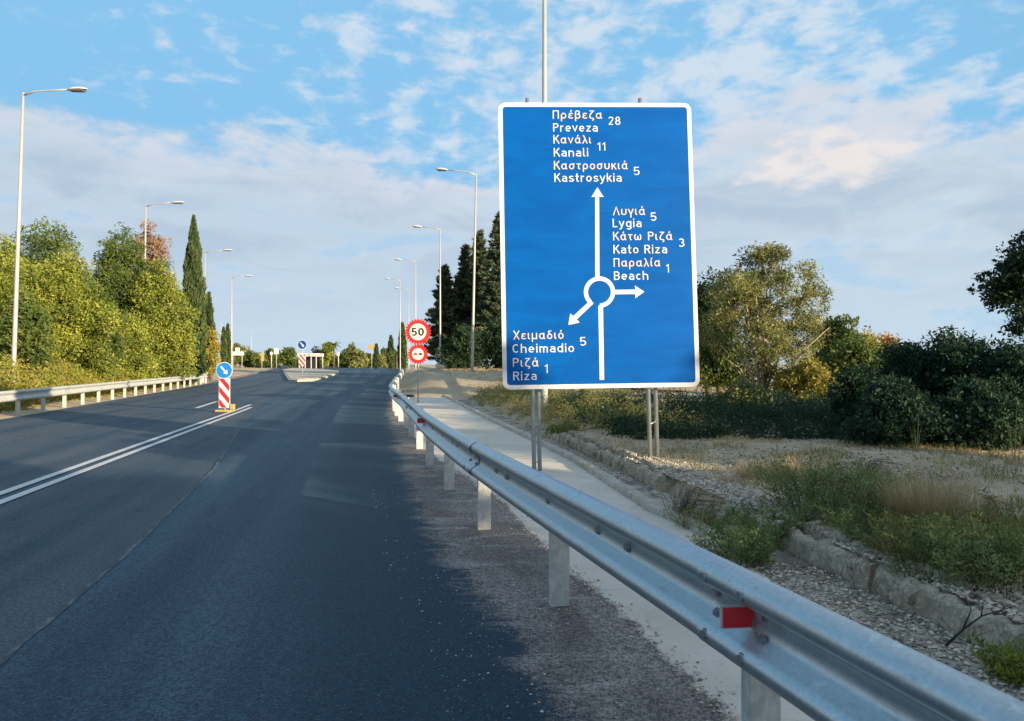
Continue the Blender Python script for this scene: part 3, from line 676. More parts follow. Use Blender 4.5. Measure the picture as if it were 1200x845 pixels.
T = [('Πρέβεζα', 646.5, 703.8, 139.8), ('Preveza', 647, 698.6, 155), ('28', 711, 725.2, 147.4), ('Κανάλι', 647.4, 691.2, 169), ('Kanali', 647.8, 687.7, 184.3), ('1', 698.4, 701.9, 177.4), ('1', 704.2, 707.7, 177.4),
     ('Καστροσυκιά', 648, 734, 199.5), ('Kastrosykia', 648.6, 726.8, 214), ('5', 741.3, 748, 206.6),
     ('Λυγιά', 716.8, 754.7, 253.4), ('Lygia', 716.8, 750.4, 267.6), ('5', 761.5, 768, 260.3), ('Κάτω', 717.3, 750.4, 283), ('Ριζά', 758.3, 787, 283), ('Kato', 717.8, 747.1, 298.4), ('Riza', 754.2, 780.8, 298.4), ('3', 794.8, 801.3, 291),
     ('Παραλία', 718, 773, 313.9), ('Beach', 718.5, 758.7, 329.3), ('1', 779.6, 783.2, 320.7),
     ('Χειμαδιό', 600.8, 659.5, 398.4), ('Cheimadio', 600, 671.8, 414), ('5', 679, 686, 406), ('Ριζά', 600.3, 630.4, 430.4), ('Riza', 600.8, 628, 446), ('1', 637.5, 641, 437.5)]
for s_, a, b_, c_ in T: letters(s_, a, b_, c_, 10.3, 'peach' if any(ord(q) > 880 for q in s_) else 'white')
def flat(name, polypx, z=ZT, m='white'):
    return MB().prism([su(*q) for q in polypx], z - .002, z, Rx).build(name, M[m], sroot)
flat('arrow', [(696.4, 326.5), (701.4, 326.5), (700.6, 231.4), (706, 232), (698.6, 220.5), (691.6, 232), (696.0, 231.4)])
flat('arrow', [(718.5, 340.8), (743.5, 340.5), (743.0, 335.8), (754.2, 343.1), (743.6, 350.6), (743.5, 345.8), (718.5, 346.0)])
flat('arrow', [(690.8, 352.8), (694.6, 356.4), (674.9, 375.0), (678.2, 378.8), (665.0, 381.6), (667.2, 368.2), (670.8, 371.2)])
flat('route_stem', [(700.1, 359), (705.6, 358.5), (707.2, 445.8), (702.0, 445.8)])
def ringpoly():
    cx, cy = 701.4, 343.3; out = []; a0, a1 = -90 + 2, 228.0
    A = [R(a0 + (a1 - a0) * i / 48) for i in range(49)]
    o_ = [(cx + 18.3 * math.cos(a), cy - 18.3 * math.sin(a)) for a in A]; i_ = [(cx + 13.4 * math.cos(a), cy - 13.4 * math.sin(a)) for a in A]
    return o_, i_
mb = MB(); o_, i_ = ringpoly()
for z in (ZT - .0005,):
    A = [mb.b.verts.new(Rx @ Vector((*su(*q), z))) for q in o_]; B = [mb.b.verts.new(Rx @ Vector((*su(*q), z))) for q in i_]
    for k in range(len(A) - 1): mb.b.faces.new((A[k], A[k + 1], B[k + 1], B[k]))
mb.build('roundabout_ring', M['white'], sroot)
# twin lattice posts behind the panel
for cx, w in ((-.885, .085), (.71, .125)):
    mb = MB()
    for dx, dy in ((-w / 2, .09), (w / 2, .20)):
        mb.tube([(cx + dx, dy, -1.25), (cx + dx, dy, SH + (.10 if dx < 0 else .02))], .03, 10)
    pr = mb.build('post', M['galv'], sroot)
    mb = MB()
    for z in np.arange(-1.0, SH, .5):
        mb.tube([(cx - w / 2, .09, z), (cx + w / 2, .20, z + .04)], .010, 5)
    mb.build('lattice', M['galv'], pr)
    for z in (.5, 1.5, 2.5, 3.5): MB().box((cx, .045, z), (.30, .05, .05), bev=.005).build('clamp', M['alu'], sroot)
for z in (.45, 1.45, 2.45, 3.45): MB().box((0, .04, z + .06), (SW - .15, .03, .05)).build('stiffening_rail', M['alu'], sroot)

# ---------------------------------------------------------------- round signs
def disc(r, n=40): return [(r * math.cos(2 * math.pi * i / n), r * math.sin(2 * math.pi * i / n)) for i in range(n)]
def gear(r0, r1, teeth):
    out = []
    for i in range(teeth):
        for f_, r in ((0, r0), (.25, r1), (.6, r1), (.85, r0)):
            a = 2 * math.pi * (i + f_) / teeth; out.append((r * math.cos(a), r * math.sin(a)))
    return out
d0 = 27.9; x0_ = (490 - 600) * d0 / F
t = empty('speed_sign', (x0_, d0, 0), 'round red rimmed 50 sign above a smaller round no overtaking sign on a thin post', 'road sign')
def face(parent, zc, layers, yo=-.04):
    r0 = None
    for i, (nm, poly, m_, z_) in enumerate(layers):
        o = MB().prism(poly, -.004, z_, Matrix.Translation((0, yo, zc)) @ Rx).build(nm, M[m_], parent)
MB().tube([(0, 0, -.1), (0, 0, 3.2)], .028, 10).build('post', M['pole'], t)
mtx = 1 * d0 / F
face(t, 1.45 + 38 * mtx, [('toothed_backing', gear(13.3 * mtx, 15.4 * mtx, 26), 'redp', .004), ('rim', disc(13.0 * mtx), 'redp', .010), ('face_plate', disc(9.8 * mtx), 'cream', .014)])
face(t, 1.45 + 12 * mtx, [('toothed_backing', gear(10.3 * mtx, 12.0 * mtx, 22), 'redp', .004), ('rim', disc(10.0 * mtx), 'redp', .010), ('face_plate', disc(6.9 * mtx), 'cream', .014)])
me = word_mesh('50', .17); xs = [v.co.x for v in me.vertices]; a, b_ = min(xs), max(xs)
for v in me.vertices: v.co = ((v.co.x - (a + b_) / 2) * 14.5 * mtx / (b_ - a), -.062 - v.co.z * .5, 1.45 + (38 - 4.6) * mtx + v.co.y * 9.2 * mtx)
link('lettering', me, M['dark'], t)
car = [(-.5, -.22), (-.5, .10), (-.36, .12), (-.26, .36), (.26, .36), (.36, .12), (.5, .10), (.5, -.22), (.34, -.22), (.34, -.36), (.2, -.36), (.2, -.22), (-.2, -.22), (-.2, -.36), (-.34, -.36), (-.34, -.22)]
for cx, m_ in ((-3.0, 'redp'), (3.0, 'dark')):
    MB().prism([(x * 4.6 * mtx + cx * mtx, y * 4.2 * mtx) for x, y in car], .014, .018, Matrix.Translation((0, -.04, 1.45 + 12 * mtx)) @ Rx).build('car_symbol', M[m_], t)

def arrow_poly(L_, w, hw, hl):
    return [(-w, L_), (w, L_), (w, -L_ + hl), (hw, -L_ + hl), (0, -L_), (-hw, -L_ + hl), (-w, -L_ + hl)]
def keepsign(px, y_c, dia_px, d, board, label, bm_h, stem, baseblk):
    x = (px - 600) * d / F; z = float(prof(d)); k = d / F
    r_ = empty('keep_right_sign', (x, d, z), label, 'road sign')
    zc = EYE + (427 - y_c) * k - z; rad = dia_px / 2 * k
    MB().tube([(0, 0, 0), (0, 0, zc + rad * .6)], .025 * stem, 8).build('post', M['pole'], r_)
    A = Matrix.Translation((0, -.05, zc)) @ Rx
    MB().prism(disc(rad), -.006, .0, A).build('rim', M['white'], r_)
    MB().prism(disc(rad * .93), .0, .006, A).build('disc', M['blued' if baseblk else 'navy'], r_)
    MB().prism(arrow_poly(rad * .62, rad * .10, rad * .32, rad * .42), .006, .010, A @ Matrix.Rotation(R(40), 4, 'Z')).build('arrow', M['white'], r_)
    # striped board below: each red band is its own piece
    z0, z1, w = board; w *= k; z0 = z0 * k; z1 = z1 * k
    MB().box((0, -.03, (z0 + z1) / 2), (w, .03, z1 - z0), bev=.006).build('board', M['white'], r_)
    hw = w * .46; per = (z1 - z0) / 2.35; th = per * .5; drop = w * 1.12
    for i in range(-1, 4):
        zt = z0 + per * (i + .75)                    # upper edge at the left side; bands fall to the right
        def clip(poly, lim, up):
            out = []
            for j in range(len(poly)):
                p, q = poly[j], poly[(j + 1) % len(poly)]
                ip = (p[1] <= lim) if up else (p[1] >= lim); iq = (q[1] <= lim) if up else (q[1] >= lim)
                if ip: out.append(p)
                if ip != iq:
                    f_ = (lim - p[1]) / (q[1] - p[1]); out.append((p[0] + (q[0] - p[0]) * f_, lim))
            return out
        poly = clip(clip([(-hw, zt), (-hw, zt - th), (hw, zt - th - drop), (hw, zt - drop)], z1 - .012, True), z0 + .012, False)
        if len(poly) > 2: MB().prism(poly, .0, .003, Matrix.Translation((0, -.0455, 0)) @ Rx).build('red_stripe', M['redp'], r_)
    if baseblk:
        MB().box((0, 0, .045), (.50, .30, .07), bev=.02).build('base', M['yellow'], r_)
        MB().box((.24, -.02, .17), (.13, .12, .16), bev=.02).build('warning_light', M['yellow'], r_)
    return r_
keepsign(263.5, 434, 19.5, 22.4, (5, 40, 13), 'blue keep right disc on a red and white striped beacon beside the double white line', 0, 1.2, True)
keepsign(354.3, 404, 10.7, 72, (12, 26, 8), 'round blue keep right sign over a striped board standing on the traffic island', 0, 2.0, False)

# traffic island
isl = [(-17.5, 58), (-16.6, 57.2), (-15.7, 58.5), (-16.6, 66), (-19.2, 82), (-21.6, 92), (-27, 104), (-35, 118), (-31, 100), (-24, 78)]
def island(scale_in, z0, z1, name, m):
    c_ = Vector((-22.5, 82)); mb = MB()
    pts = [Vector(p) for p in isl]; pp = [(c_ + (p - c_) * (1 - scale_in)) for p in pts]
    n = len(pp); lo = [mb.b.verts.new((p.x, p.y, float(prof(p.y)) + z0)) for p in pp]; hi = [mb.b.verts.new((p.x, p.y, float(prof(p.y)) + z1)) for p in pp]
    mb.b.faces.new(hi)
    for i in range(n): mb.b.faces.new((lo[i], lo[(i + 1) % n], hi[(i + 1) % n], hi[i]))
    return tag(mb.build(name, m), kind='structure')
island(0, 0, .14, 'traffic_island', M['kerb']); island(.06, .10, .17, 'island_surface', M['kerb'])

# ---------------------------------------------------------------- street lamps
def lamp_post(px, ytop, H, arm_px, head_px, label, side, zb=None, hide=0, lean=0.0, xb=None):
    """px, ytop: where the pole's top stands in the view; H: its height"""
    d = (H + (zb or 0) - EYE) * F / (427 - ytop); x = (px - 600) * d / F
    x -= math.sin(lean) * H * .97
    g = gzf(x, d); k = d / F
    H2 = EYE + (427 - ytop) * k - g
    r_ = empty('street_lamp', (x, d, g), label, 'street lamp', 'street lamps lining the road')
    r_.rotation_euler[1] = lean
    mb = MB(); rb = max(.10, .0); MB
    mb.tube([(0, 0, -.3), (0, 0, .5), (0, 0, H2 * .5), (0, 0, H2)], [.095, .09, .07, .045], 12)
    mb.build('pole', M['pole'], r_)
    MB().box((0, 0, .02), (.4, .4, .05)).build('base_plate', M['alu'], r_)
    Lx = arm_px * k * side; hl = head_px * k
    MB().tube([(0, 0, H2 - .12), (Lx * .25, 0, H2 + .05), (Lx * .65, 0, H2 + .12), (Lx, 0, H2 + .17)], [.04, .035, .03, .028], 8).build('arm', M['pole'], r_)
    # cobra head: lofted hull, flat lens under it
    mb = MB(); secs = [(-.08, .05, .04), (.05, .09, .07), (.3, .15, .11), (.65, .16, .10), (.9, .10, .06), (1.0, .03, .02)]
    rings = []
    for f_, w, h in secs:
        xx = Lx + side * f_ * hl; ring = []
        for a in range(10):
            an = math.pi * a / 9; ring.append(mb.b.verts.new((xx, w * math.cos(an), H2 + .14 + f_ * .06 + h * math.sin(an))))
        rings.append(ring)
    for r0, r1 in zip(rings, rings[1:]):
        for a in range(9): mb.b.faces.new((r0[a], r0[a + 1], r1[a + 1], r1[a])).smooth = True
        mb.b.faces.new((r0[0], r1[0], r1[9], r0[9]))
    mb.b.faces.new(rings[0]); mb.b.faces.new(rings[-1])
    hd = mb.build('lamp_head', M['lamp'], r_)
    MB().box((Lx + side * hl * .45, 0, H2 + .14), (hl * .75, .24, .07), bev=.02).build('lens', M['glassy'], hd)
    return r_
lamp_post(27, 108, 12, 53, 22, 'tallest street lamp in the picture, rising out of the bushes at the far left edge', 1, lean=R(2.0))
lamp_post(171, 240, 12, 30, 15, 'second street lamp from the left, in front of the tree with the reddish crown', 1, lean=R(1))
lamp_post(240.5, 295, 12, 21, 11, 'left side street lamp standing right beside the tall cypress', 1, lean=R(1))
lamp_post(271.5, 325, 12, 15, 9, 'left side street lamp directly above the striped beacon, beyond the cypresses', 1)
lamp_post(259, 369, 12, 0.1, 6, 'small far street lamp seen between the short cypress and the paired cypresses', 1)
lamp_post(294.5, 384, 12, 4, 4, 'farthest small street lamp on the left side, right of the distant direction board', 1)
lamp_post(638, -60, 12, 60, 24, 'street lamp whose pole rises behind the big blue sign', -1, zb=.2)
lamp_post(558, 203, 12, 34, 14, 'nearest fully visible right hand street lamp, just left of the big blue sign', -1, zb=.9, lean=R(1.2))
lamp_post(515.8, 268, 12, 22, 11, 'right hand street lamp in front of the leftmost dark conifer', -1, zb=.9)
lamp_post(487, 306, 12, 16, 9, 'right hand street lamp rising directly above the 50 sign', -1, zb=.9)
lamp_post(469, 328, 12, 12, 7, 'far right hand street lamp with its head over the bend', -1, zb=.8)
lamp_post(479, 339, 12, 11, 6, 'smallest of the right hand street lamps, just left of the 50 sign', -1, zb=.8)

# ---------------------------------------------------------------- vegetation
def leaf_quads(C, size, asp, N=None, bias=.0, jit=None):
    """C (n,3) centres; returns V, Q of diamond leaves turned at random"""
    n = len(C); d = rng.normal(size=(n, 3))
    if N is not None: d = d * (1 - bias) + N * bias * 2.0
    d /= np.linalg.norm(d, axis=1)[:, None] + 1e-9
    r = rng.normal(size=(n, 3)); s = np.cross(d, r); s /= np.linalg.norm(s, axis=1)[:, None] + 1e-9
    sz = size * (.6 + .8 * rng.random(n))[:, None]
    nrm = np.cross(d, s)
    V = np.stack([C - d * sz, C + s * sz * asp + nrm * sz * .12, C + d * sz, C - s * sz * asp + nrm * sz * .12], 1).reshape(-1, 3)
    return V
def quads(n): return np.arange(n * 4).reshape(n, 4)
def crown_mesh(name, blobs, nleaf, size, asp=.45, clump=.35, nclump=None, seed=0, dense=.75, up=0.0):
    """blobs: [(cx,cy,cz, rx,ry,rz, weight)]; leaves gather in small clumps near the blobs' surfaces"""
    g = np.random.default_rng(seed)
    B = np.array([x[:6] for x in blobs], float)
    area = (B[:, 3] * B[:, 4] * B[:, 5]) ** (2 / 3); area /= area.sum()
    nc = nclump or max(30, nleaf // 90)
    bi = g.choice(len(B), nc, p=area)
    u = g.normal(size=(nc, 3)); u /= np.linalg.norm(u, axis=1)[:, None]
    rad = 1 - (1 - dense) * g.random(nc) ** .7
    rad *= 1 + .16 * (g.random(nc) - .5)
    rad += (g.random(nc) < .12) * g.random(nc) * .28
    cc = B[bi, :3] + u * B[bi, 3:6] * rad[:, None]
    csz = clump * (.5 + g.random(nc))
    cv = g.random(nc)
    li = g.choice(nc, nleaf, p=(csz ** 2) / (csz ** 2).sum())
    off = g.normal(size=(nleaf, 3)); off /= np.linalg.norm(off, axis=1)[:, None]
    off *= (g.random(nleaf) ** .45)[:, None]
    C = cc[li] + off * csz[li][:, None] * np.array([1, 1, .75])
    N = off * .6 + u[li] * .6; N[:, 2] += up
    f_ = 2.1 / max(clump, .1) * .8
    o3 = g.random(3) * 9; q = C * f_ + o3
    hole = np.sin(q[:, 0] + 1.3 * np.sin(q[:, 1])) * np.sin(q[:, 1] + 1.1 * np.sin(q[:, 2])) * np.sin(q[:, 2] + 1.2 * np.sin(q[:, 0]))
    kp_ = hole < .30; C, N, li = C[kp_], N[kp_], li[kp_]; nleaf = len(C)
    size = size * (.7 + .75 * g.random((nleaf, 1)) ** 1.5)
    V = leaf_quads(C, size, asp, N, .25)
    var = np.clip(.72 * cv[li] + .34 * g.random(nleaf), 0, 1)
    return npmesh(name, V, quads(nleaf), attr=var)
def limbs(mb, base, top, r0, tips, n=4, seed=0):
    rd = random.Random(seed); base = Vector(base); top = Vector(top)
    m1 = base.lerp(top, .4) + Vector((rd.uniform(-.1, .1), rd.uniform(-.1, .1), 0)) * (top - base).length * .5
    mb.tube([base, m1, top], [r0, r0 * .7, r0 * .3], 8)
    for tp in tips:
        tp = Vector(tp); f_ = rd.uniform(.15, .75); s_ = base.lerp(top, f_); s_ = s_.lerp(m1, .3)
        mid = s_.lerp(tp, .5) + Vector((rd.uniform(-.1, .1), rd.uniform(-.1, .1), .12)) * (tp - s_).length
        mb.tube([s_, mid, tp], [r0 * .42, r0 * .25, r0 * .07], 5)
def auto_blobs(w, dp, z0, z1, n, seed, taper=.35, lump=.42):
    """n lumps filling an uneven crown of width w, depth dp between heights z0 and z1"""
    rd = random.Random(seed); out = []
    for i in range(n):
        f_ = (i + .5) / n; f_ = f_ ** .9
        z = z0 + (z1 - z0) * (.12 + .76 * f_)
        wr = (1 - taper * f_ ** 1.6) * (.55 + .45 * math.sin(math.pi * min(1, f_ * .8 + .22)))
        a = rd.uniform(0, 6.28) if n < 16 else i * 2.4 + rd.uniform(-.5, .5); rr_ = rd.uniform(.15, .62) if n < 16 else rd.uniform(.35, .72)
        s_ = lump * rd.uniform(.7, 1.15) * (1 if n < 16 else .88)
        out.append((math.cos(a) * w / 2 * rr_ * wr, math.sin(a) * dp / 2 * rr_ * wr, z, w / 2 * s_ * wr * 1.1, dp / 2 * s_ * wr * 1.1, min((z1 - z0) * .3, w * .5) * s_ * 1.1))
    out.append((0, 0, z0 + (z1 - z0) * .5, w * .27, dp * .27, (z1 - z0) * .38))
    return out
def tree(name, cat, px, ytop, d, wpx, label, leaves, nleaf, lsize, zlow=.15, nb=9, seed=1, asp=.45, clump=.5, bark='bark', group=None, dpf=1.0, tr=.13, taper=.35, ybase=None, trunk=True, dense=.75, X=None, zh=None, lump=.42):
    x = (px - 600) * d / F if X is None else X; g = gzf(x, d)
    H = (EYE + (427 - ytop) * d / F - g) if zh is None else zh
    w = wpx * d / F if X is None else wpx
    r_ = empty(name, (x, d, g), label, cat, group, 0)
    bl = auto_blobs(w, w * dpf, H * zlow, H, nb, seed, taper, lump)
    top = max(b2[2] + b2[5] for b2 in bl); k = H / top
    bl = [(b2[0], b2[1], b2[2] * k, b2[3], b2[4], b2[5] * k) for b2 in bl]
    me = crown_mesh('crown', bl, nleaf, lsize, asp, clump, None, seed, dense)
    link('crown', me, L[leaves], r_)
    if trunk:
        mb = MB(); limbs(mb, (0, 0, -.2), (0, 0, H * .8), tr, [(b2[0], b2[1], b2[2]) for b2 in bl[:-1]], seed=seed)
        mb.build('trunk', M[bark], r_)
    return r_
def conifer(px, ytop, d, wpx, label, seed, nb=900, group=None, leaves='conifer', X=None, zh=None, w=None):
    x = (px - 600) * d / F if X is None else X; g = gzf(x, d); gen = np.random.default_rng(seed)
    H = (EYE + (427 - ytop) * d / F - g) if zh is None else zh; W_ = (wpx * d / F) if w is None else w
    r_ = empty('conifer', (x, d, g), label, 'tree', group)
    # boughs: sweeping arcs from the trunk, each feathered with sprays
    C = []; Nn = []; cv = []
    nbg = nb
    z = .06 + .93 * gen.random(nbg) ** .85
    ang = gen.random(nbg) * 2 * np.pi
    reach = (1 - z) ** .85 * (W_ / 2) * (.55 + .75 * gen.random(nbg)) + .03 * W_
    for i in range(nbg):
        m = max(10, int(120 * reach[i] / (W_ / 2)))
        t_ = gen.random(m) ** .6
        dx = np.cos(ang[i]) * t_ * reach[i]; dy = np.sin(ang[i]) * t_ * reach[i]
        dz = z[i] * H + t_ * reach[i] * .55 - t_ ** 2 * reach[i] * .30
        sp = .09 * reach[i] * (1.15 - t_) + .07
        C.append(np.stack([dx + gen.normal(size=m) * sp, dy + gen.normal(size=m) * sp, dz + gen.normal(size=m) * sp * .5 - .05], -1))
        Nn.append(np.tile([np.cos(ang[i]), np.sin(ang[i]), .55], (m, 1))); cv.append(np.full(m, gen.random()))
    C = np.concatenate(C); Nn = np.concatenate(Nn); cv = np.concatenate(cv)
    V = leaf_quads(C, max(.13, d * .0032), .30, Nn, .5)
    link('crown', npmesh('crown', V, quads(len(C)), attr=np.clip(.6 * cv + .4 * rng.random(len(C)), 0, 1)), L[leaves], r_)
    mb = MB(); mb.tube([(0, 0, -.2), (0, 0, H * .5), (0, 0, H * .97)], [.22, .13, .02], 8)
    for i in range(0, nbg, 12):
        mb.tube([(0, 0, z[i] * H), (np.cos(ang[i]) * reach[i] * .8, np.sin(ang[i]) * reach[i] * .8, z[i] * H + reach[i] * .12)], [.035, .01], 4)
    mb.build('trunk', M['bark'], r_)
    return r_
def cypress(px, ytop, d, wpx, label, seed, n=9000, low=.06):
    x = (px - 600) * d / F; g = gzf(x, d); gen = np.random.default_rng(seed)
    H = EYE + (427 - ytop) * d / F - g; W_ = wpx * d / F
    r_ = empty('cypress', (x, d, g), label, 'tree')
    z = low + (1 - low) * gen.random(n) ** .9
    prf = np.interp(z, [0, low, .15, .45, .8, 1], [.0, .5, .9, 1, .55, .03]) * W_ / 2
    a = gen.random(n) * 2 * np.pi; lob = 1 + .16 * np.sin(a * 3 + z * 23) + .12 * np.sin(a * 5 - z * 41)
    rr_ = prf * lob * (.72 + .33 * gen.random(n))
    C = np.stack([np.cos(a) * rr_, np.sin(a) * rr_, z * H], -1)
    Nn = np.stack([np.cos(a) * .35, np.sin(a) * .35, np.ones(n)], -1)
    V = leaf_quads(C, max(.12, d * .003), .32, Nn, .72)
    cl = .5 + .5 * np.sin(a * 3 + z * 23)
    link('crown', npmesh('crown', V, quads(n), attr=np.clip(.5 * cl + .5 * gen.random(n), 0, 1)), L['cypress'], r_)
    MB().tube([(0, 0, -.2), (0, 0, H * .9)], [.14, .02], 8).build('trunk', M['bark'], r_)
    return r_

# --- left side, from the camera outwards
tree('broadleaf_tree', 'tree', -20, 262, 33, 150, 'yellow green bushy tree cut by the left edge behind the tallest lamp', 'yellowgreen', 70000, .062, .04, 20, 3, clump=.55, trunk=True)
tree('broadleaf_tree', 'tree', 44, 258, 42, 140, 'dark topped tree peeping over the yellow green trees at the far left', 'green', 45000, .078, .1, 20, 5, clump=.6)
tree('broadleaf_tree', 'tree', 76, 288, 36, 125, 'rounded yellow green tree just right of the tallest lamp', 'yellowgreen', 70000, .062, .03, 20, 6, clump=.5)
tree('broadleaf_tree', 'tree', 32, 345, 31, 80, 'dark green shrub in the gap at the foot of the two yellow green trees', 'green', 16000, .08, .03, 8, 16, clump=.4)
tree('broadleaf_tree', 'tree', 143, 266, 46, 105, 'dark green tree left of the reddish crown', 'green', 55000, .078, .08, 20, 8, clump=.55)
tree('broadleaf_tree', 'tree', 180, 258, 53, 66, 'tall thin tree with a reddish autumn crown', 'pink', 9000, .085, .45, 8, 9, clump=.45, dense=.4)
tree('broadleaf_tree', 'tree', 187, 305, 45, 92, 'light green tree leaning out towards the tall cypress', 'yellowgreen', 60000, .070, .03, 20, 12, clump=.5)
tree('broadleaf_tree', 'tree', 108, 335, 37, 80, 'low green tree filling the dip between two taller trees on the left', 'green', 34000, .07, .03, 9, 13, clump=.45)
tree('broadleaf_tree', 'tree', 146, 365, 40, 76, 'low yellow green bush behind the left guardrail beside the second lamp', 'yellowgreen', 32000, .065, .03, 9, 14, clump=.45)
cypress(227, 254, 53, 25, 'tall dark cypress spire, the tallest of the cypresses', 21, 16000)
cypress(245, 344, 63, 13, 'shorter slim cypress just right of the tallest one', 22, 6000)
cypress(262, 385, 110, 6, 'left one of the two far paired cypresses', 23, 2500)
cypress(267, 381, 112, 6, 'right one of the two far paired cypresses', 24, 2500)
tree('bush', 'bush', 222, 405, 50, 34, 'dark bush at the foot of the tall cypress', 'dark', 9000, .10, .03, 6, 25, clump=.4)
tree('bush', 'bush', 247, 385, 60, 22, 'golden green bush at the foot of the shorter cypress', 'goldscrub', 9000, .10, .03, 6, 26, clump=.4)
# golden scrub behind the left guardrail: nobody could count it
def scrub(name, label, cat, n, fpos, hgt, size, leaves, asp=.35, clump=.35, per=80, seed=5):
    g = np.random.default_rng(seed); nc = n // per
    px_ = fpos(g, nc)                                       # (nc,2)
    z0 = gz(px_[:, 0], px_[:, 1]); h = hgt(px_, g)
    cz = z0 + h * g.random(nc) ** .8
    li = g.integers(0, nc, n); off = g.normal(size=(n, 3)) * clump * .55
    C = np.stack([px_[li, 0], px_[li, 1], cz[li]], -1) + off
    C[:, 2] = np.maximum(C[:, 2], z0[li] + .02)
    N = np.tile([0, -.2, 1.], (n, 1)); V = leaf_quads(C, size, asp, N, .25)
    cv = g.random(nc)
    return tag(link(name, npmesh(name, V, quads(n), attr=np.clip(.55 * cv[li] + .45 * g.random(n), 0, 1)), L[leaves]), label, cat, kind='stuff')
def fl(g, n):
    y = 17 + 36 * g.random(n) ** 1.1; l = .9 + 5.5 * g.random(n); return np.stack([lrail(y) - l, y], -1)
def hl_(p, g):
    l = lrail(p[:, 1]) - p[:, 0]
    lump = np.array([.75 + .45 * noise.noise((a * .35, b2 * .35, 1)) + .3 * noise.noise((a * 1.1, b2 * 1.1, 4)) for a, b2 in p])
    return (.5 + .36 * l) * lump
scrub('scrub', 'golden green scrub filling the bank behind the left guardrail', 'scrub', 90000, fl, hl_, .065, 'goldscrub', clump=.35, per=60)
scrub('scrub', 'fresh green shoots among the golden scrub on the left bank', 'scrub', 30000, fl, lambda p, g: hl_(p, g) * 1.08, .065, 'yellowgreen', clump=.35, seed=8)

# --- right side: conifers beyond the mound
conifer(521, 310, 70, 54, 'leftmost dark conifer, standing behind the second right hand lamp', 31, 330)
conifer(546, 286, 72, 50, 'dark conifer behind the pole of the nearest right hand lamp', 32, 360)
conifer(562, 268, 70, 56, 'pointed dark conifer between the nearest right hand lamp and the blue sign', 33, 380)
conifer(585, 248, 66, 62, 'tallest dark conifer, half hidden by the left edge of the blue sign', 34, 420)
tree('broadleaf_tree', 'tree', 545, 385, 60, 60, 'dark bushy tree at the foot of the conifers left of the blue sign', 'dark', 22000, .12, .03, 9, 35, clump=.6)
tree('broadleaf_tree', 'tree', 590, 372, 52, 60, 'dark bushy tree right behind the left edge of the blue sign', 'dark', 22000, .11, .03, 9, 36, clump=.6)
for i, (px, yt, d, w, lb) in enumerate([(660, 350, 40, 90, 'dark tree hidden behind the left half of the blue sign'), (760, 340, 34, 100, 'dark tree behind the right half of the blue sign')]):
    tree('broadleaf_tree', 'tree', px, yt, d, w, lb, 'dark', 20000, .10, .03, 9, 40 + i, clump=.55)
tree('broadleaf_tree', 'tree', 832, 322, 27, 62, 'dark green tree showing just past the right edge of the blue sign', 'dark', 26000, .065, .04, 10, 43, clump=.4)
# the open, sunlit tree with pale stems
def stem_tree():
    d = 20.5; x = (893 - 600) * d / F; g = gzf(x, d); H = EYE + (427 - 286) * d / F - g; k = d / F
    r_ = empty('broadleaf_tree', (x, d, g), 'open sunlit yellow green tree with pale bare stems, right of the blue sign', 'tree')
    def pp(px, py): return ((px - 893) * k, EYE + (427 - py) * k - g)
    bl = []
    for px, py, rx, ry in [(900, 312, 34, 24), (880, 330, 34, 26), (925, 335, 28, 28), (870, 362, 38, 26), (915, 372, 40, 30), (945, 352, 26, 20), (890, 398, 36, 26), (940, 395, 30, 22), (856, 340, 24, 24), (905, 296, 22, 12), (850, 385, 22, 22), (915, 425, 34, 22), (958, 372, 16, 14)]:
        a, z = pp(px, py); bl.append((a, random.uniform(-.7, .7), z, rx * k, rx * k * .9, ry * k))
    link('crown', crown_mesh('crown', bl, 40000, .046, .32, .24, 520, 51, .5), L['olive'], r_)
    mb = MB(); rd = random.Random(3)
    for px, py, r0 in [(835, 350, .05), (850, 335, .05), (845, 380, .04), (875, 330, .06), (900, 310, .07), (925, 330, .06), (945, 360, .05), (860, 310, .05), (890, 350, .05), (838, 405, .035), (960, 385, .04), (915, 300, .05)]:
        a, z = pp(px, py); y_ = rd.uniform(-.8, .8); b0 = (rd.uniform(-.12, .12), rd.uniform(-.1, .1), -.1)
        m1 = (a * .28 + rd.uniform(-.08, .08), y_ * .3, z * .38); m2 = (a * .65 + rd.uniform(-.1, .1), y_ * .7, z * .74)
        mb.tube([b0, m1, m2, (a, y_, z)], [r0, r0 * .75, r0 * .45, .008], 6)
        for q in range(5):
            f_ = rd.uniform(.2, .9); s_ = Vector(m1).lerp(Vector(m2), f_); e = s_ + Vector((rd.uniform(-.5, .5), rd.uniform(-.4, .4), rd.uniform(.2, .7)))
            mb.tube([s_, e], [.014, .004], 4)
    mb.build('trunk', M['barkp'], r_)
stem_tree()
tree('broadleaf_tree', 'tree', 982, 373, 25, 66, 'rounded green tree right of the open sunlit tree', 'green', 26000, .065, .04, 9, 52, clump=.4)
tree('bush', 'bush', 1018, 392, 26, 60, 'yellow green bush between the rounded green tree and the orange one', 'goldscrub', 18000, .06, .04, 8, 53, clump=.35)
tree('bush', 'bush', 1000, 398, 22, 110, 'broad green bush between the rounded green tree and the dark thicket', 'green', 26000, .055, .03, 10, 58, clump=.35)
tree('bush', 'bush', 1040, 396, 28, 34, 'orange autumn bush above the dark thicket', 'orange', 9000, .06, .2, 6, 54, clump=.3, dense=.5)
tree('broadleaf_tree', 'tree', 846, 348, 23.5, 70, 'olive green tree filling the gap between the blue sign and the open sunlit tree', 'green', 26000, .055, .04, 11, 57, clump=.35)
tree('bush', 'bush', 945, 425, 19.5, 90, 'golden leaved bush at the right foot of the open sunlit tree', 'goldscrub', 20000, .05, .04, 9, 55, clump=.3)
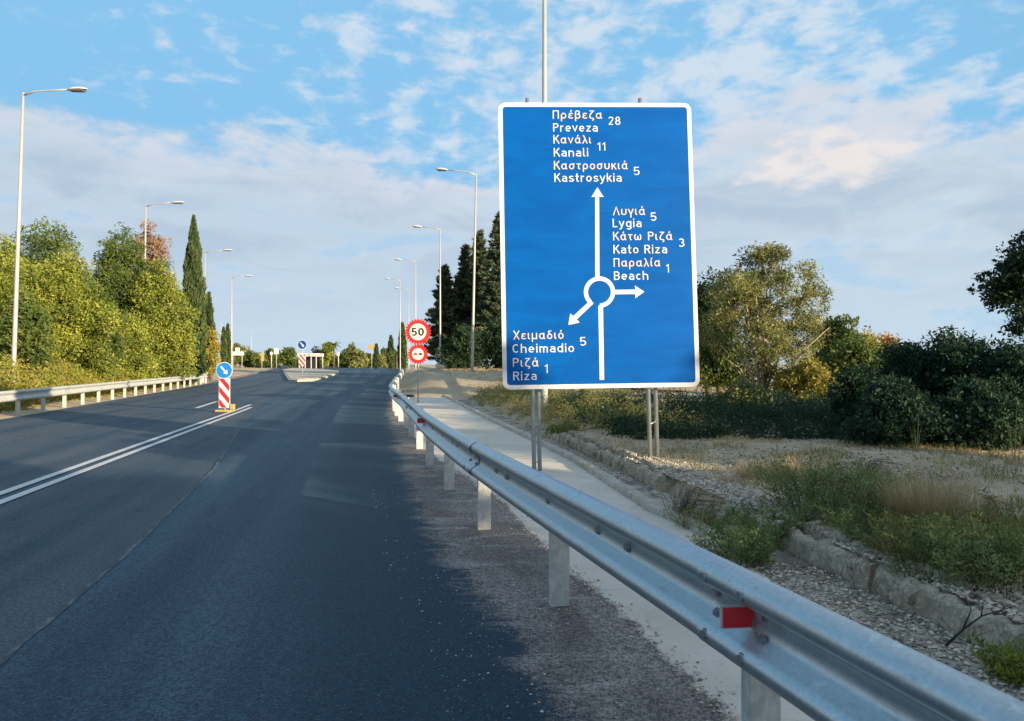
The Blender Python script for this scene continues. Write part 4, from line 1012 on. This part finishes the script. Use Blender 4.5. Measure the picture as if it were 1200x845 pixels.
tree('bush', 'bush', 870, 455, 18, 80, 'dry brownish brush at the foot of the open sunlit tree', 'olive', 14000, .045, .04, 8, 56, clump=.3)
# dark thicket at the right
thick = [(1012, 432, 13.2, 90, 'left shoulder of the dark thicket, lowest of its bushes'), (1065, 402, 13.4, 120, 'dark rounded bush in the middle of the shaded thicket'), (1130, 392, 12.8, 130, 'tall dark bush below the tree at the right edge'), (1195, 398, 12.2, 130, 'dark bush cut by the right edge of the picture'), (1050, 450, 11.9, 120, 'low dark bush at the front of the thicket beside the bare ground'), (1150, 455, 11.4, 130, 'low dark bush in front of the tall one at the right')]
for i, (px, yt, d, w, lb) in enumerate(thick):
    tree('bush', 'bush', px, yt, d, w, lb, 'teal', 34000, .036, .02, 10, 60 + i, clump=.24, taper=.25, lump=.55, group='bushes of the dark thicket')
# tree at the right edge
def edge_tree():
    d = 14.5; x = (1225 - 600) * d / F; g = gzf(x, d); k = d / F
    r_ = empty('broadleaf_tree', (x, d, g), 'dark tree with ragged leaves rising at the right edge above the thicket', 'tree')
    bl = []
    for px, py, rx, ry in [(1198, 292, 30, 26), (1185, 330, 34, 24), (1215, 320, 40, 40), (1190, 372, 22, 26), (1235, 280, 40, 30), (1250, 350, 50, 50), (1230, 400, 40, 40), (1180, 345, 22, 14)]:
        bl.append(((px - 1213) * k, random.uniform(-.5, .5), EYE + (427 - py) * k - g, rx * k, rx * k, ry * k))
    link('crown', crown_mesh('crown', bl, 30000, .04, .5, .2, 420, 71, .55), L['dark'], r_)
    mb = MB(); limbs(mb, (0, 0, -.2), (0, 0, 3.6), .11, [(b2[0], b2[1], b2[2]) for b2 in bl], seed=4); mb.build('trunk', M['bark'], r_)
edge_tree()
# trees outside the frame to the right and behind: the row whose shade lies over the road
shade = [(9.5, -13.5, 7.6, 6.5), (13.0, -9.0, 7.2, 6.0), (14.6, -7.2, 6.3, 5.5), (16.8, -4.4, 6.3, 5.0), (19.6, -1.6, 6.4, 5.5), (23.2, 2.2, 5.4, 5.5), (26.5, 6.0, 4.8, 5.0), (7.5, -19, 8.0, 7), (30, 10, 4.6, 5.0), (4.5, -24, 9.0, 7)]
for i, (x, y, h, w) in enumerate(shade):
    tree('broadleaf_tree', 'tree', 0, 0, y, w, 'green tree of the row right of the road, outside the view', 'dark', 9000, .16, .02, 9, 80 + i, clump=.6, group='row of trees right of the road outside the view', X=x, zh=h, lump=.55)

# --- undergrowth on the right
def fr_(g, n):
    y = 12.6 + 7 * g.random(n); t_ = g.random(n); x = (wall(y) + .9) * (1 - t_) + (9.5) * t_; return np.stack([x, y], -1)
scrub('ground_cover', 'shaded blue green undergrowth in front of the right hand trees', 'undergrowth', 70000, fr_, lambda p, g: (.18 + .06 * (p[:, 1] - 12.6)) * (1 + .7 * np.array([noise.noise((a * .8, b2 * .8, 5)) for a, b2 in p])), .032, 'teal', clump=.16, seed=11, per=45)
def fr2(g, n):
    y = 13.5 + 16 * g.random(n); t_ = g.random(n); return np.stack([wall(y) + .1 + 2.6 * t_, y], -1)
scrub('scrub', 'half dry scrub along the far end of the low wall below the blue sign', 'scrub', 40000, fr2, lambda p, g: .55 * (1 + .8 * np.array([noise.noise((a * .9, b2 * .7, 7)) for a, b2 in p])) * ss(0, 1.2, p[:, 0] - wall(p[:, 1]) + .15), .03, 'drygreen', clump=.15, seed=12, per=45, asp=.22)
def fr3(g, n):
    y = 32 + 24 * g.random(n); t_ = g.random(n); return np.stack([-5 + (9) * t_ - .1 * (y - 32), y], -1)
# grass blades
def blades(n, cx, cy, spread, h, wd, lean, z0, g, arch=.5):
    """curved tapered blades, 2 quads each"""
    a = g.random(n) * 2 * np.pi; r = spread * np.sqrt(g.random(n))
    bx, by = cx + np.cos(a) * r * .5, cy + np.sin(a) * r * .5
    hh = h * (.5 + .6 * g.random(n)); le = lean * (.3 + g.random(n)); a2 = a + g.normal(size=n) * .6
    dx, dy = np.cos(a2), np.sin(a2); px, py = -dy, dx
    def ring(f_, w):
        ox = le * hh * f_ ** (1 + arch); X_ = bx + dx * ox; Y_ = by + dy * ox; Z_ = z0 + hh * (f_ - .25 * le * f_ ** 2)
        return np.stack([X_ - px * w, Y_ - py * w, Z_], -1), np.stack([X_ + px * w, Y_ + py * w, Z_], -1)
    A0, A1 = ring(np.zeros(n), wd); B0, B1 = ring(np.full(n, .55), wd * .8); C0, C1 = ring(np.ones(n), wd * .12)
    V = np.stack([A0, A1, B1, B0, C1, C0], 1).reshape(-1, 3); i = np.arange(n)[:, None] * 6
    Q = np.concatenate([i + np.array([[0, 1, 2, 3]]), i + np.array([[3, 2, 4, 5]])], 1).reshape(-1, 4)
    return V, Q
def tuft(px, py, h, spread, n, label, leaves, seed, wd=.0035, lean=.5, name='grass_tuft', cat='grass', zg=.17):
    d = (EYE - zg) * F / (py - 427); x = (px - 600) * d / F; z = gzf(x, d); g = np.random.default_rng(seed)
    V, Q = blades(n, 0, 0, spread, h, wd, lean, 0, g)
    return tag(link(name, npmesh(name, V, Q, attr=g.random(len(Q))), L[leaves], None, (x, d, z - .01)), label, cat)
def weed(px, py, h, rad, nst, label, leaves, seed, ls=.016, lpst=60, zg=.17, name='weed_plant', lean=.55, group=None, asp=.32):
    """branched weed: arching stems set with small leaves"""
    d = (EYE - zg) * F / (py - 427); x = (px - 600) * d / F; z = gzf(x, d); g = np.random.default_rng(seed); rd = random.Random(seed)
    r_ = empty(name, (x, d, z), label, 'plant', group)
    mb = MB(); C = []; N = []; cv = []
    for s_ in range(nst):
        a = g.random() * 6.283; r0 = rad * .45 * math.sqrt(g.random()); b0 = Vector((math.cos(a) * r0, math.sin(a) * r0, -.01))
        hh = h * (.45 + .6 * g.random()); a2 = a + g.normal() * .5; le = rad * lean * (.2 + g.random())
        tip = b0 + Vector((math.cos(a2) * le, math.sin(a2) * le, hh)); mid = b0.lerp(tip, .5) + Vector((0, 0, hh * .12)) - Vector((math.cos(a2), math.sin(a2), 0)) * le * .15
        mb.tube([b0, mid, tip], [.0035, .0025, .001], 3, cap=False)
        m = int(lpst * (.6 + .8 * g.random())); t_ = .12 + .88 * g.random(m) ** .8
        b0_, m_, t2 = np.array(b0), np.array(mid), np.array(tip)
        q = ((1 - t_) ** 2)[:, None] * b0_ + (2 * t_ * (1 - t_))[:, None] * m_ + (t_ ** 2)[:, None] * t2
        side = g.normal(size=(m, 3)) * (.028 + .05 * (1 - t_))[:, None] * (h / .5); side[:, 2] = side[:, 2] * .5 + .01
        C.append(q + side); N.append(side / (np.linalg.norm(side, axis=1)[:, None] + 1e-6) + [0, 0, .5]); cv.append(np.full(m, g.random()))
    C = np.concatenate(C); N = np.concatenate(N); cv = np.concatenate(cv); C[:, 2] = np.maximum(C[:, 2], .01)
    V = leaf_quads(C, ls, asp, N, .5)
    link('leaves', npmesh('leaves', V, quads(len(C)), attr=np.clip(.5 * cv + .5 * g.random(len(C)), 0, 1)), L[leaves], r_)
    mb.build('stems', L['twig'], r_)
    return r_
weed(868, 632, .34, .36, 45, 'dark bushy weed spilling over the broken gap in the low wall', 'weed', 101, .016, 70)
weed(905, 612, .38, .45, 60, 'leafy weed right behind the gap in the low wall', 'weed', 102, .016, 70)
weed(948, 600, .54, .55, 60, 'tall feathery green weed left of the dry straw tuft', 'weed', 103, .015, 80)
weed(995, 612, .50, .50, 60, 'tall green weed directly left of the dry straw tuft', 'weed', 104, .015, 80)
weed(1035, 640, .26, .50, 50, 'low green weed at the foot of the dry straw tuft', 'weed', 105, .015, 80)
weed(1085, 662, .26, .50, 50, 'green weed in front of the dry straw tuft', 'drygreen', 106, .014, 80)
weed(1130, 676, .32, .50, 60, 'bushy green weed behind the wall right of the straw tuft', 'weed', 107, .014, 80)
weed(1180, 694, .40, .45, 60, 'green weed at the right edge behind the low wall', 'weed', 108, .013, 80)
weed(1195, 645, .38, .5, 50, 'grey green weed at the right edge on the stony ground', 'drygreen', 109, .014, 80)
weed(1203, 800, .22, .22, 60, 'bright green weed at the bottom right corner', 'yellowgreen', 110, .012, 60, zg=.0)
weed(820, 597, .28, .35, 40, 'small dry weed clinging to the end of the low wall before the gap', 'drygreen', 111, .012, 40)
tuft(1082, 632, .50, .34, 1300, 'tall dry straw coloured grass tuft among the weeds', 'straw', 120, .003, .45)
tuft(1150, 655, .36, .5, 700, 'green and straw grass clump near the right edge', 'drygreen', 121, .003, .5)
tuft(985, 575, .30, .6, 500, 'thin dry grass behind the tall green weeds', 'straw', 122, .003, .6)
tuft(1100, 676, .2, .5, 500, 'short green grass hanging over the low wall', 'weed', 123, .003, .9)
tuft(900, 560, .25, .6, 420, 'sparse dry grass on the stony ground right of the dead brush', 'straw', 124, .003, .7)
tuft(660, 508, .30, .5, 500, 'dry grass tuft at the far end of the low wall', 'drygreen', 125, .004, .7, zg=.1)
def grassfield(name, label, n, fpos, h, wd, leaves, seed):
    g = np.random.default_rng(seed); p_ = fpos(g, n); kp_ = np.array([noise.noise((a * .9, b2 * .9, seed)) > -.02 for a, b2 in p_]); p_ = p_[kp_]
    Vs = []; Qs = []; k0 = 0
    m = len(p_) * 7
    V, Q = blades(m, 0, 0, .16, h, wd, .8, 0, g, .5)
    idx = np.repeat(np.arange(m) // 7, 6); V[:, 0] += p_[idx, 0]; V[:, 1] += p_[idx, 1]; V[:, 2] += gz(p_[idx, 0], p_[idx, 1]) - .005
    return tag(link(name, npmesh(name, V, Q, attr=g.random(len(Q))), L[leaves]), label, 'grass', kind='stuff')
def fld(a0, a1, s0, s1): return lambda g, n: (lambda y, t_: np.stack([wall(y) + s0 + (s1 - s0) * t_, y], -1))(a0 + (a1 - a0) * g.random(n), g.random(n))
grassfield('dry_grass', 'short dry straw grass scattered over the tan ground behind the low wall', 3600, fld(4, 13, .35, 8), .10, .0028, 'straw', 201)
grassfield('green_grass', 'thin green grass sprouting between the stones behind the low wall', 1800, fld(3.5, 12, .3, 6), .13, .0028, 'drygreen', 202)
grassfield('verge_grass', 'dry grass on the sandy mound beside the right hand lamps', 2600, fld(16, 58, .2, 7), .16, .006, 'straw', 203)
tuft(1035, 612, .40, .4, 500, 'pale straw grass standing left of the tallest straw tuft', 'straw', 126, .0028, .5)
tuft(1125, 622, .38, .5, 600, 'pale straw grass standing right of the tallest straw tuft', 'straw', 127, .0028, .5)
tuft(1185, 640, .34, .6, 500, 'pale straw grass at the right edge among the green weeds', 'straw', 128, .0028, .6)
tuft(940, 560, .30, .6, 350, 'thin straw grass on open ground behind the feathery weed', 'straw', 129, .0028, .6)
# dead brush: arching bare twigs
def brush(px, py, label, seed, h=.42, n=70, rad=.5, dirx=.7):
    d = (EYE - .17) * F / (py - 427); x = (px - 600) * d / F; z = gzf(x, d); rd = random.Random(seed); mb = MB()
    for i in range(n):
        a = rd.gauss(0, .9); l = rd.uniform(.35, 1) * rad; hh = h * rd.uniform(.4, 1)
        e = Vector((math.cos(a) * l * dirx * 1.4, math.sin(a) * l * .8, hh * .75)); m_ = e * .5 + Vector((0, 0, hh * .45)); b0 = Vector((rd.uniform(-.05, .05), rd.uniform(-.05, .05), -.02))
        mb.tube([b0, m_ * .5 + b0, m_, e], [.004, .0032, .0025, .0012], 3, cap=False)
    return tag(mb.build('dead_brush', L['twig'], None, (x, d, z)), label, 'dead brush')
brush(793, 588, 'arching bare brown twigs growing beside the low wall in front of the sign post', 131)
brush(1010, 560, 'low tangle of dead twigs in front of the dark thicket', 132, .3, 50, .5)
mb = MB(); 
bp = lambda px, py, z: ((px - 600) * ((EYE - z) * F / (py - 427)) / F, (EYE - z) * F / (py - 427), z)
mb.tube([bp(1108, 757, .05), bp(1128, 738, .14), bp(1150, 722, .22), bp(1190, 710, .26)], [.007, .006, .004, .002], 5)
mb.tube([bp(1128, 738, .14), bp(1138, 715, .24), bp(1132, 700, .28)], [.005, .003, .0015], 5)
mb.tube([bp(1150, 722, .22), bp(1152, 706, .28)], [.004, .0015], 5)
tag(mb.build('fallen_branch', M['dark']), 'thin dark fallen branch leaning on the low wall near the right edge', 'branch')
# tall dry stalks before the thicket
for i, (px, py, h) in enumerate([(1075, 532, .75), (1190, 540, .9)]):
    tuft(px, py, h, .12, 9, ['tall thin dry stalks in front of the dark thicket', 'tall dry stalks at the right edge in front of the thicket'][i], 'drygreen', 140 + i, .004, .25, name='dry_stalks', cat='grass')

# ---------------------------------------------------------------- far end of the footpath and the roundabout
mb = MB(); 
for i in range(1): mb.box((-4.05, 37.0, .10), (2.9, .22, .20), Matrix.Rotation(R(4), 3, 'Z'), bev=.03)
tag(mb.build('path_end_kerb', M['kerb']), kind='structure')
dr = empty('drain_inlet', (-4.55, 32.6, .0), 'dark rectangular drain inlet box at the far end of the footpath beside the guardrail', 'drain')
MB().box((0, 0, .07), (.50, .35, .12), bev=.01).build('drain_frame', M['kerb'], dr)
MB().box((0, -.178, .075), (.42, .012, .09)).build('opening', M['openshade'], dr)  # dark plate on the solid box, standing for the shaded hole
rk = bmesh.new(); bmesh.ops.create_icosphere(rk, subdivisions=3, radius=.55)
for v in rk.verts: v.co = Vector((v.co.x * 1.4, v.co.y, v.co.z * .75)) * (1 + .35 * noise.noise(v.co * 2.2))
me = bpy.data.meshes.new('boulder'); rk.to_mesh(me); rk.free()
ox = (522 - 600) * 60 / F
tag(link('boulder', me, M['path'], None, (ox, 60, gzf(ox, 60) + .25)), 'pale boulder lying at the foot of the second right hand lamp', 'rock')

def far(px, d): return (px - 600) * d / F
def direction_board(px0, px1, y0, y1, d, label, m='cream', posts=2, extra=None):
    x0, x1 = far(px0, d), far(px1, d); k = d / F; xc = (x0 + x1) / 2; g = gzf(xc, d)
    r_ = empty('direction_board', (xc, d, g), label, 'road sign')
    za, zb = EYE + (427 - y1) * k - g, EYE + (427 - y0) * k - g
    MB().box((0, 0, (za + zb) / 2), (x1 - x0, .06, zb - za), bev=.015).build('panel', M[m], r_)
    for s_ in ((-1, 1) if posts == 2 else (0,)):
        MB().tube([((x1 - x0) * .36 * s_, .07, -.2), ((x1 - x0) * .36 * s_, .07, zb)], .06, 8).build('post', M['pole'], r_)
    if extra:
        a, b2, c_, e = extra; MB().box((far((a + b2) / 2, d) - xc, -.02, EYE + (427 - (c_ + e) / 2) * k - g), ((b2 - a) * k, .05, (e - c_) * k), bev=.01).build('top_panel', M[m], r_)
direction_board(270.5, 285.5, 412, 416.5, 118, 'far pale direction board with a small panel on top, behind the striped beacon', 'cream', 2, (276, 281, 407.5, 412))
direction_board(321, 326.5, 408, 415, 125, 'narrow pale sign board beyond the roundabout between the round bushes', 'cream', 1)
direction_board(431, 440, 404, 409, 125, 'small yellowish sign board left of the small cypresses', 'yellow', 1)
direction_board(304, 309.5, 414, 423, 122, 'small square yellowish sign on the left rim of the roundabout', 'yellow', 1)
# low building beyond the island
x0, x1 = far(352, 128), far(373, 128); g = gzf((x0 + x1) / 2, 128)
r_ = empty('bus_shelter', ((x0 + x1) / 2, 128, g), 'low pale flat roofed shelter with dark openings beyond the traffic island', 'shelter')
w = x1 - x0
MB().box((0, 0, 2.35), (w + .3, 2.4, .55), bev=.03).build('roof', M['plaster'], r_)
MB().box((0, 1.1, 1.05), (w - .1, .12, 2.1)).build('rear_wall', M['openshade'], r_)  # solid wall coloured dark for the shade under the roof
for s_ in (-.5, -.15, .2, .5): MB().box((s_ * (w - .2), -.95, 1.04), (.12, .12, 2.08)).build('pillar', M['plaster'], r_)
# marker posts round the roundabout
for px, yt, lb in [(263, 412, 'thin white marker post left of the far direction board'), (318, 412, 'thin white marker post just left of the narrow sign board'), (378, 414, 'white marker post right of the low shelter'), (396.5, 413, 'white marker post on the crest right of the palms')]:
    d = 120; x = far(px, d); g = gzf(x, d)
    r_ = empty('marker_post', (x, d, g), lb, 'post'); MB().tube([(0, 0, -.1), (0, 0, EYE + (427 - yt) * d / F - g)], .09, 8).build('pole', M['pole'], r_)
    MB().box((0, -.05, EYE + (427 - yt) * d / F - g - .3), (.4, .05, .5), bev=.02).build('plate', M['white'], r_)
fb = [(292, 414, 150, 26, 'green', 'low green bush behind the far direction board'), (281, 400, 170, 40, 'olive', 'pale olive tree behind the far paired cypresses'), (303, 416, 140, 20, 'green', 'dark low bush right of the farthest lamp'), (319, 409, 145, 22, 'green', 'round green bush behind the narrow sign board'),
      (338, 407, 150, 26, 'green', 'rounded green tree between the narrow sign board and the shelter'), (372, 409, 155, 20, 'dark', 'dark tree behind the low shelter'), (384, 402, 150, 20, 'yellowgreen', 'light green tree right of the low shelter'), (404, 410, 150, 22, 'green', 'green bush on the crest left of the small cypresses'),
      (420, 411, 150, 28, 'olive', 'brownish olive bush in the middle of the crest'), (446, 417, 160, 26, 'olive', 'pale low bush behind the small cypresses'), (469, 416, 150, 22, 'green', 'low green bush at the right end of the crest'), (356, 420, 165, 40, 'olive', 'pale low bush behind the round blue island sign')]
fb += [(412, 404, 165, 12, 'olive', 'thin pale tree rising behind the olive bush on the crest'), (432, 414, 170, 26, 'green', 'low green bush behind the yellowish sign board'), (395, 417, 160, 26, 'green', 'low green bush at the foot of the far palm'), (311, 419, 165, 30, 'olive', 'low pale bush behind the small square yellowish sign'), (450, 408, 175, 14, 'green', 'small pale green tree between the two small cypresses')]
for i, (px, yt, d, w, lf, lb) in enumerate(fb):
    tree('bush', 'bush', px, yt, d, w, lb, lf, 4200, .24, .03, 7, 150 + i, clump=.8, trunk=True, tr=.12)
cypress(458, 395, 118, 6.5, 'slim dark cypress left of the 50 sign, the larger of the small pair', 160, 3000, .02)
cypress(441, 405, 122, 4.5, 'smallest dark cypress beside the yellowish sign board', 161, 2500, .02)
cypress(471.5, 380, 100, 9, 'dark cypress partly behind the left rim of the 50 sign', 162, 4500, .02)
def palm(px, ytop, d, label, seed):
    x = far(px, d); g = gzf(x, d); H = EYE + (427 - ytop) * d / F - g; rd = random.Random(seed)
    r_ = empty('palm_tree', (x, d, g), label, 'tree')
    MB().tube([(0, 0, -.1), (.1, 0, H * .5), (0, 0, H - .3)], [.17, .13, .11], 8).build('trunk', M['bark'], r_)
    V = []; 
    for i in range(26):
        a = rd.uniform(0, 6.28); el_ = rd.uniform(-.3, 1.2); l = rd.uniform(1.0, 1.5)
        for j in range(9):
            t0, t1 = j / 9, (j + 1) / 9
            def q(t_): return np.array([math.cos(a) * l * t_ * math.cos(el_ * .6), math.sin(a) * l * t_ * math.cos(el_ * .6), H - .3 + math.sin(el_) * l * t_ - .7 * t_ ** 2])
            p0, p1 = q(t0), q(t1); s_ = np.array([-math.sin(a), math.cos(a), 0]) * .17 * (1 - t0 * .7); dn = np.array([0, 0, -.10])
            V += [p0, p1, p1 + s_ + dn, p0 + s_ + dn, p0, p1, p1 - s_ + dn, p0 - s_ + dn]
    V = np.array(V); link('fronds', npmesh('fronds', V, quads(len(V) // 4), attr=rng.random(len(V) // 4)), L['green'], r_)
palm(391, 402, 128, 'palm with drooping fronds on the crest right of the light green tree', 1)
palm(464.5, 411, 112, 'short palm between the larger small cypress and the 50 sign', 2)
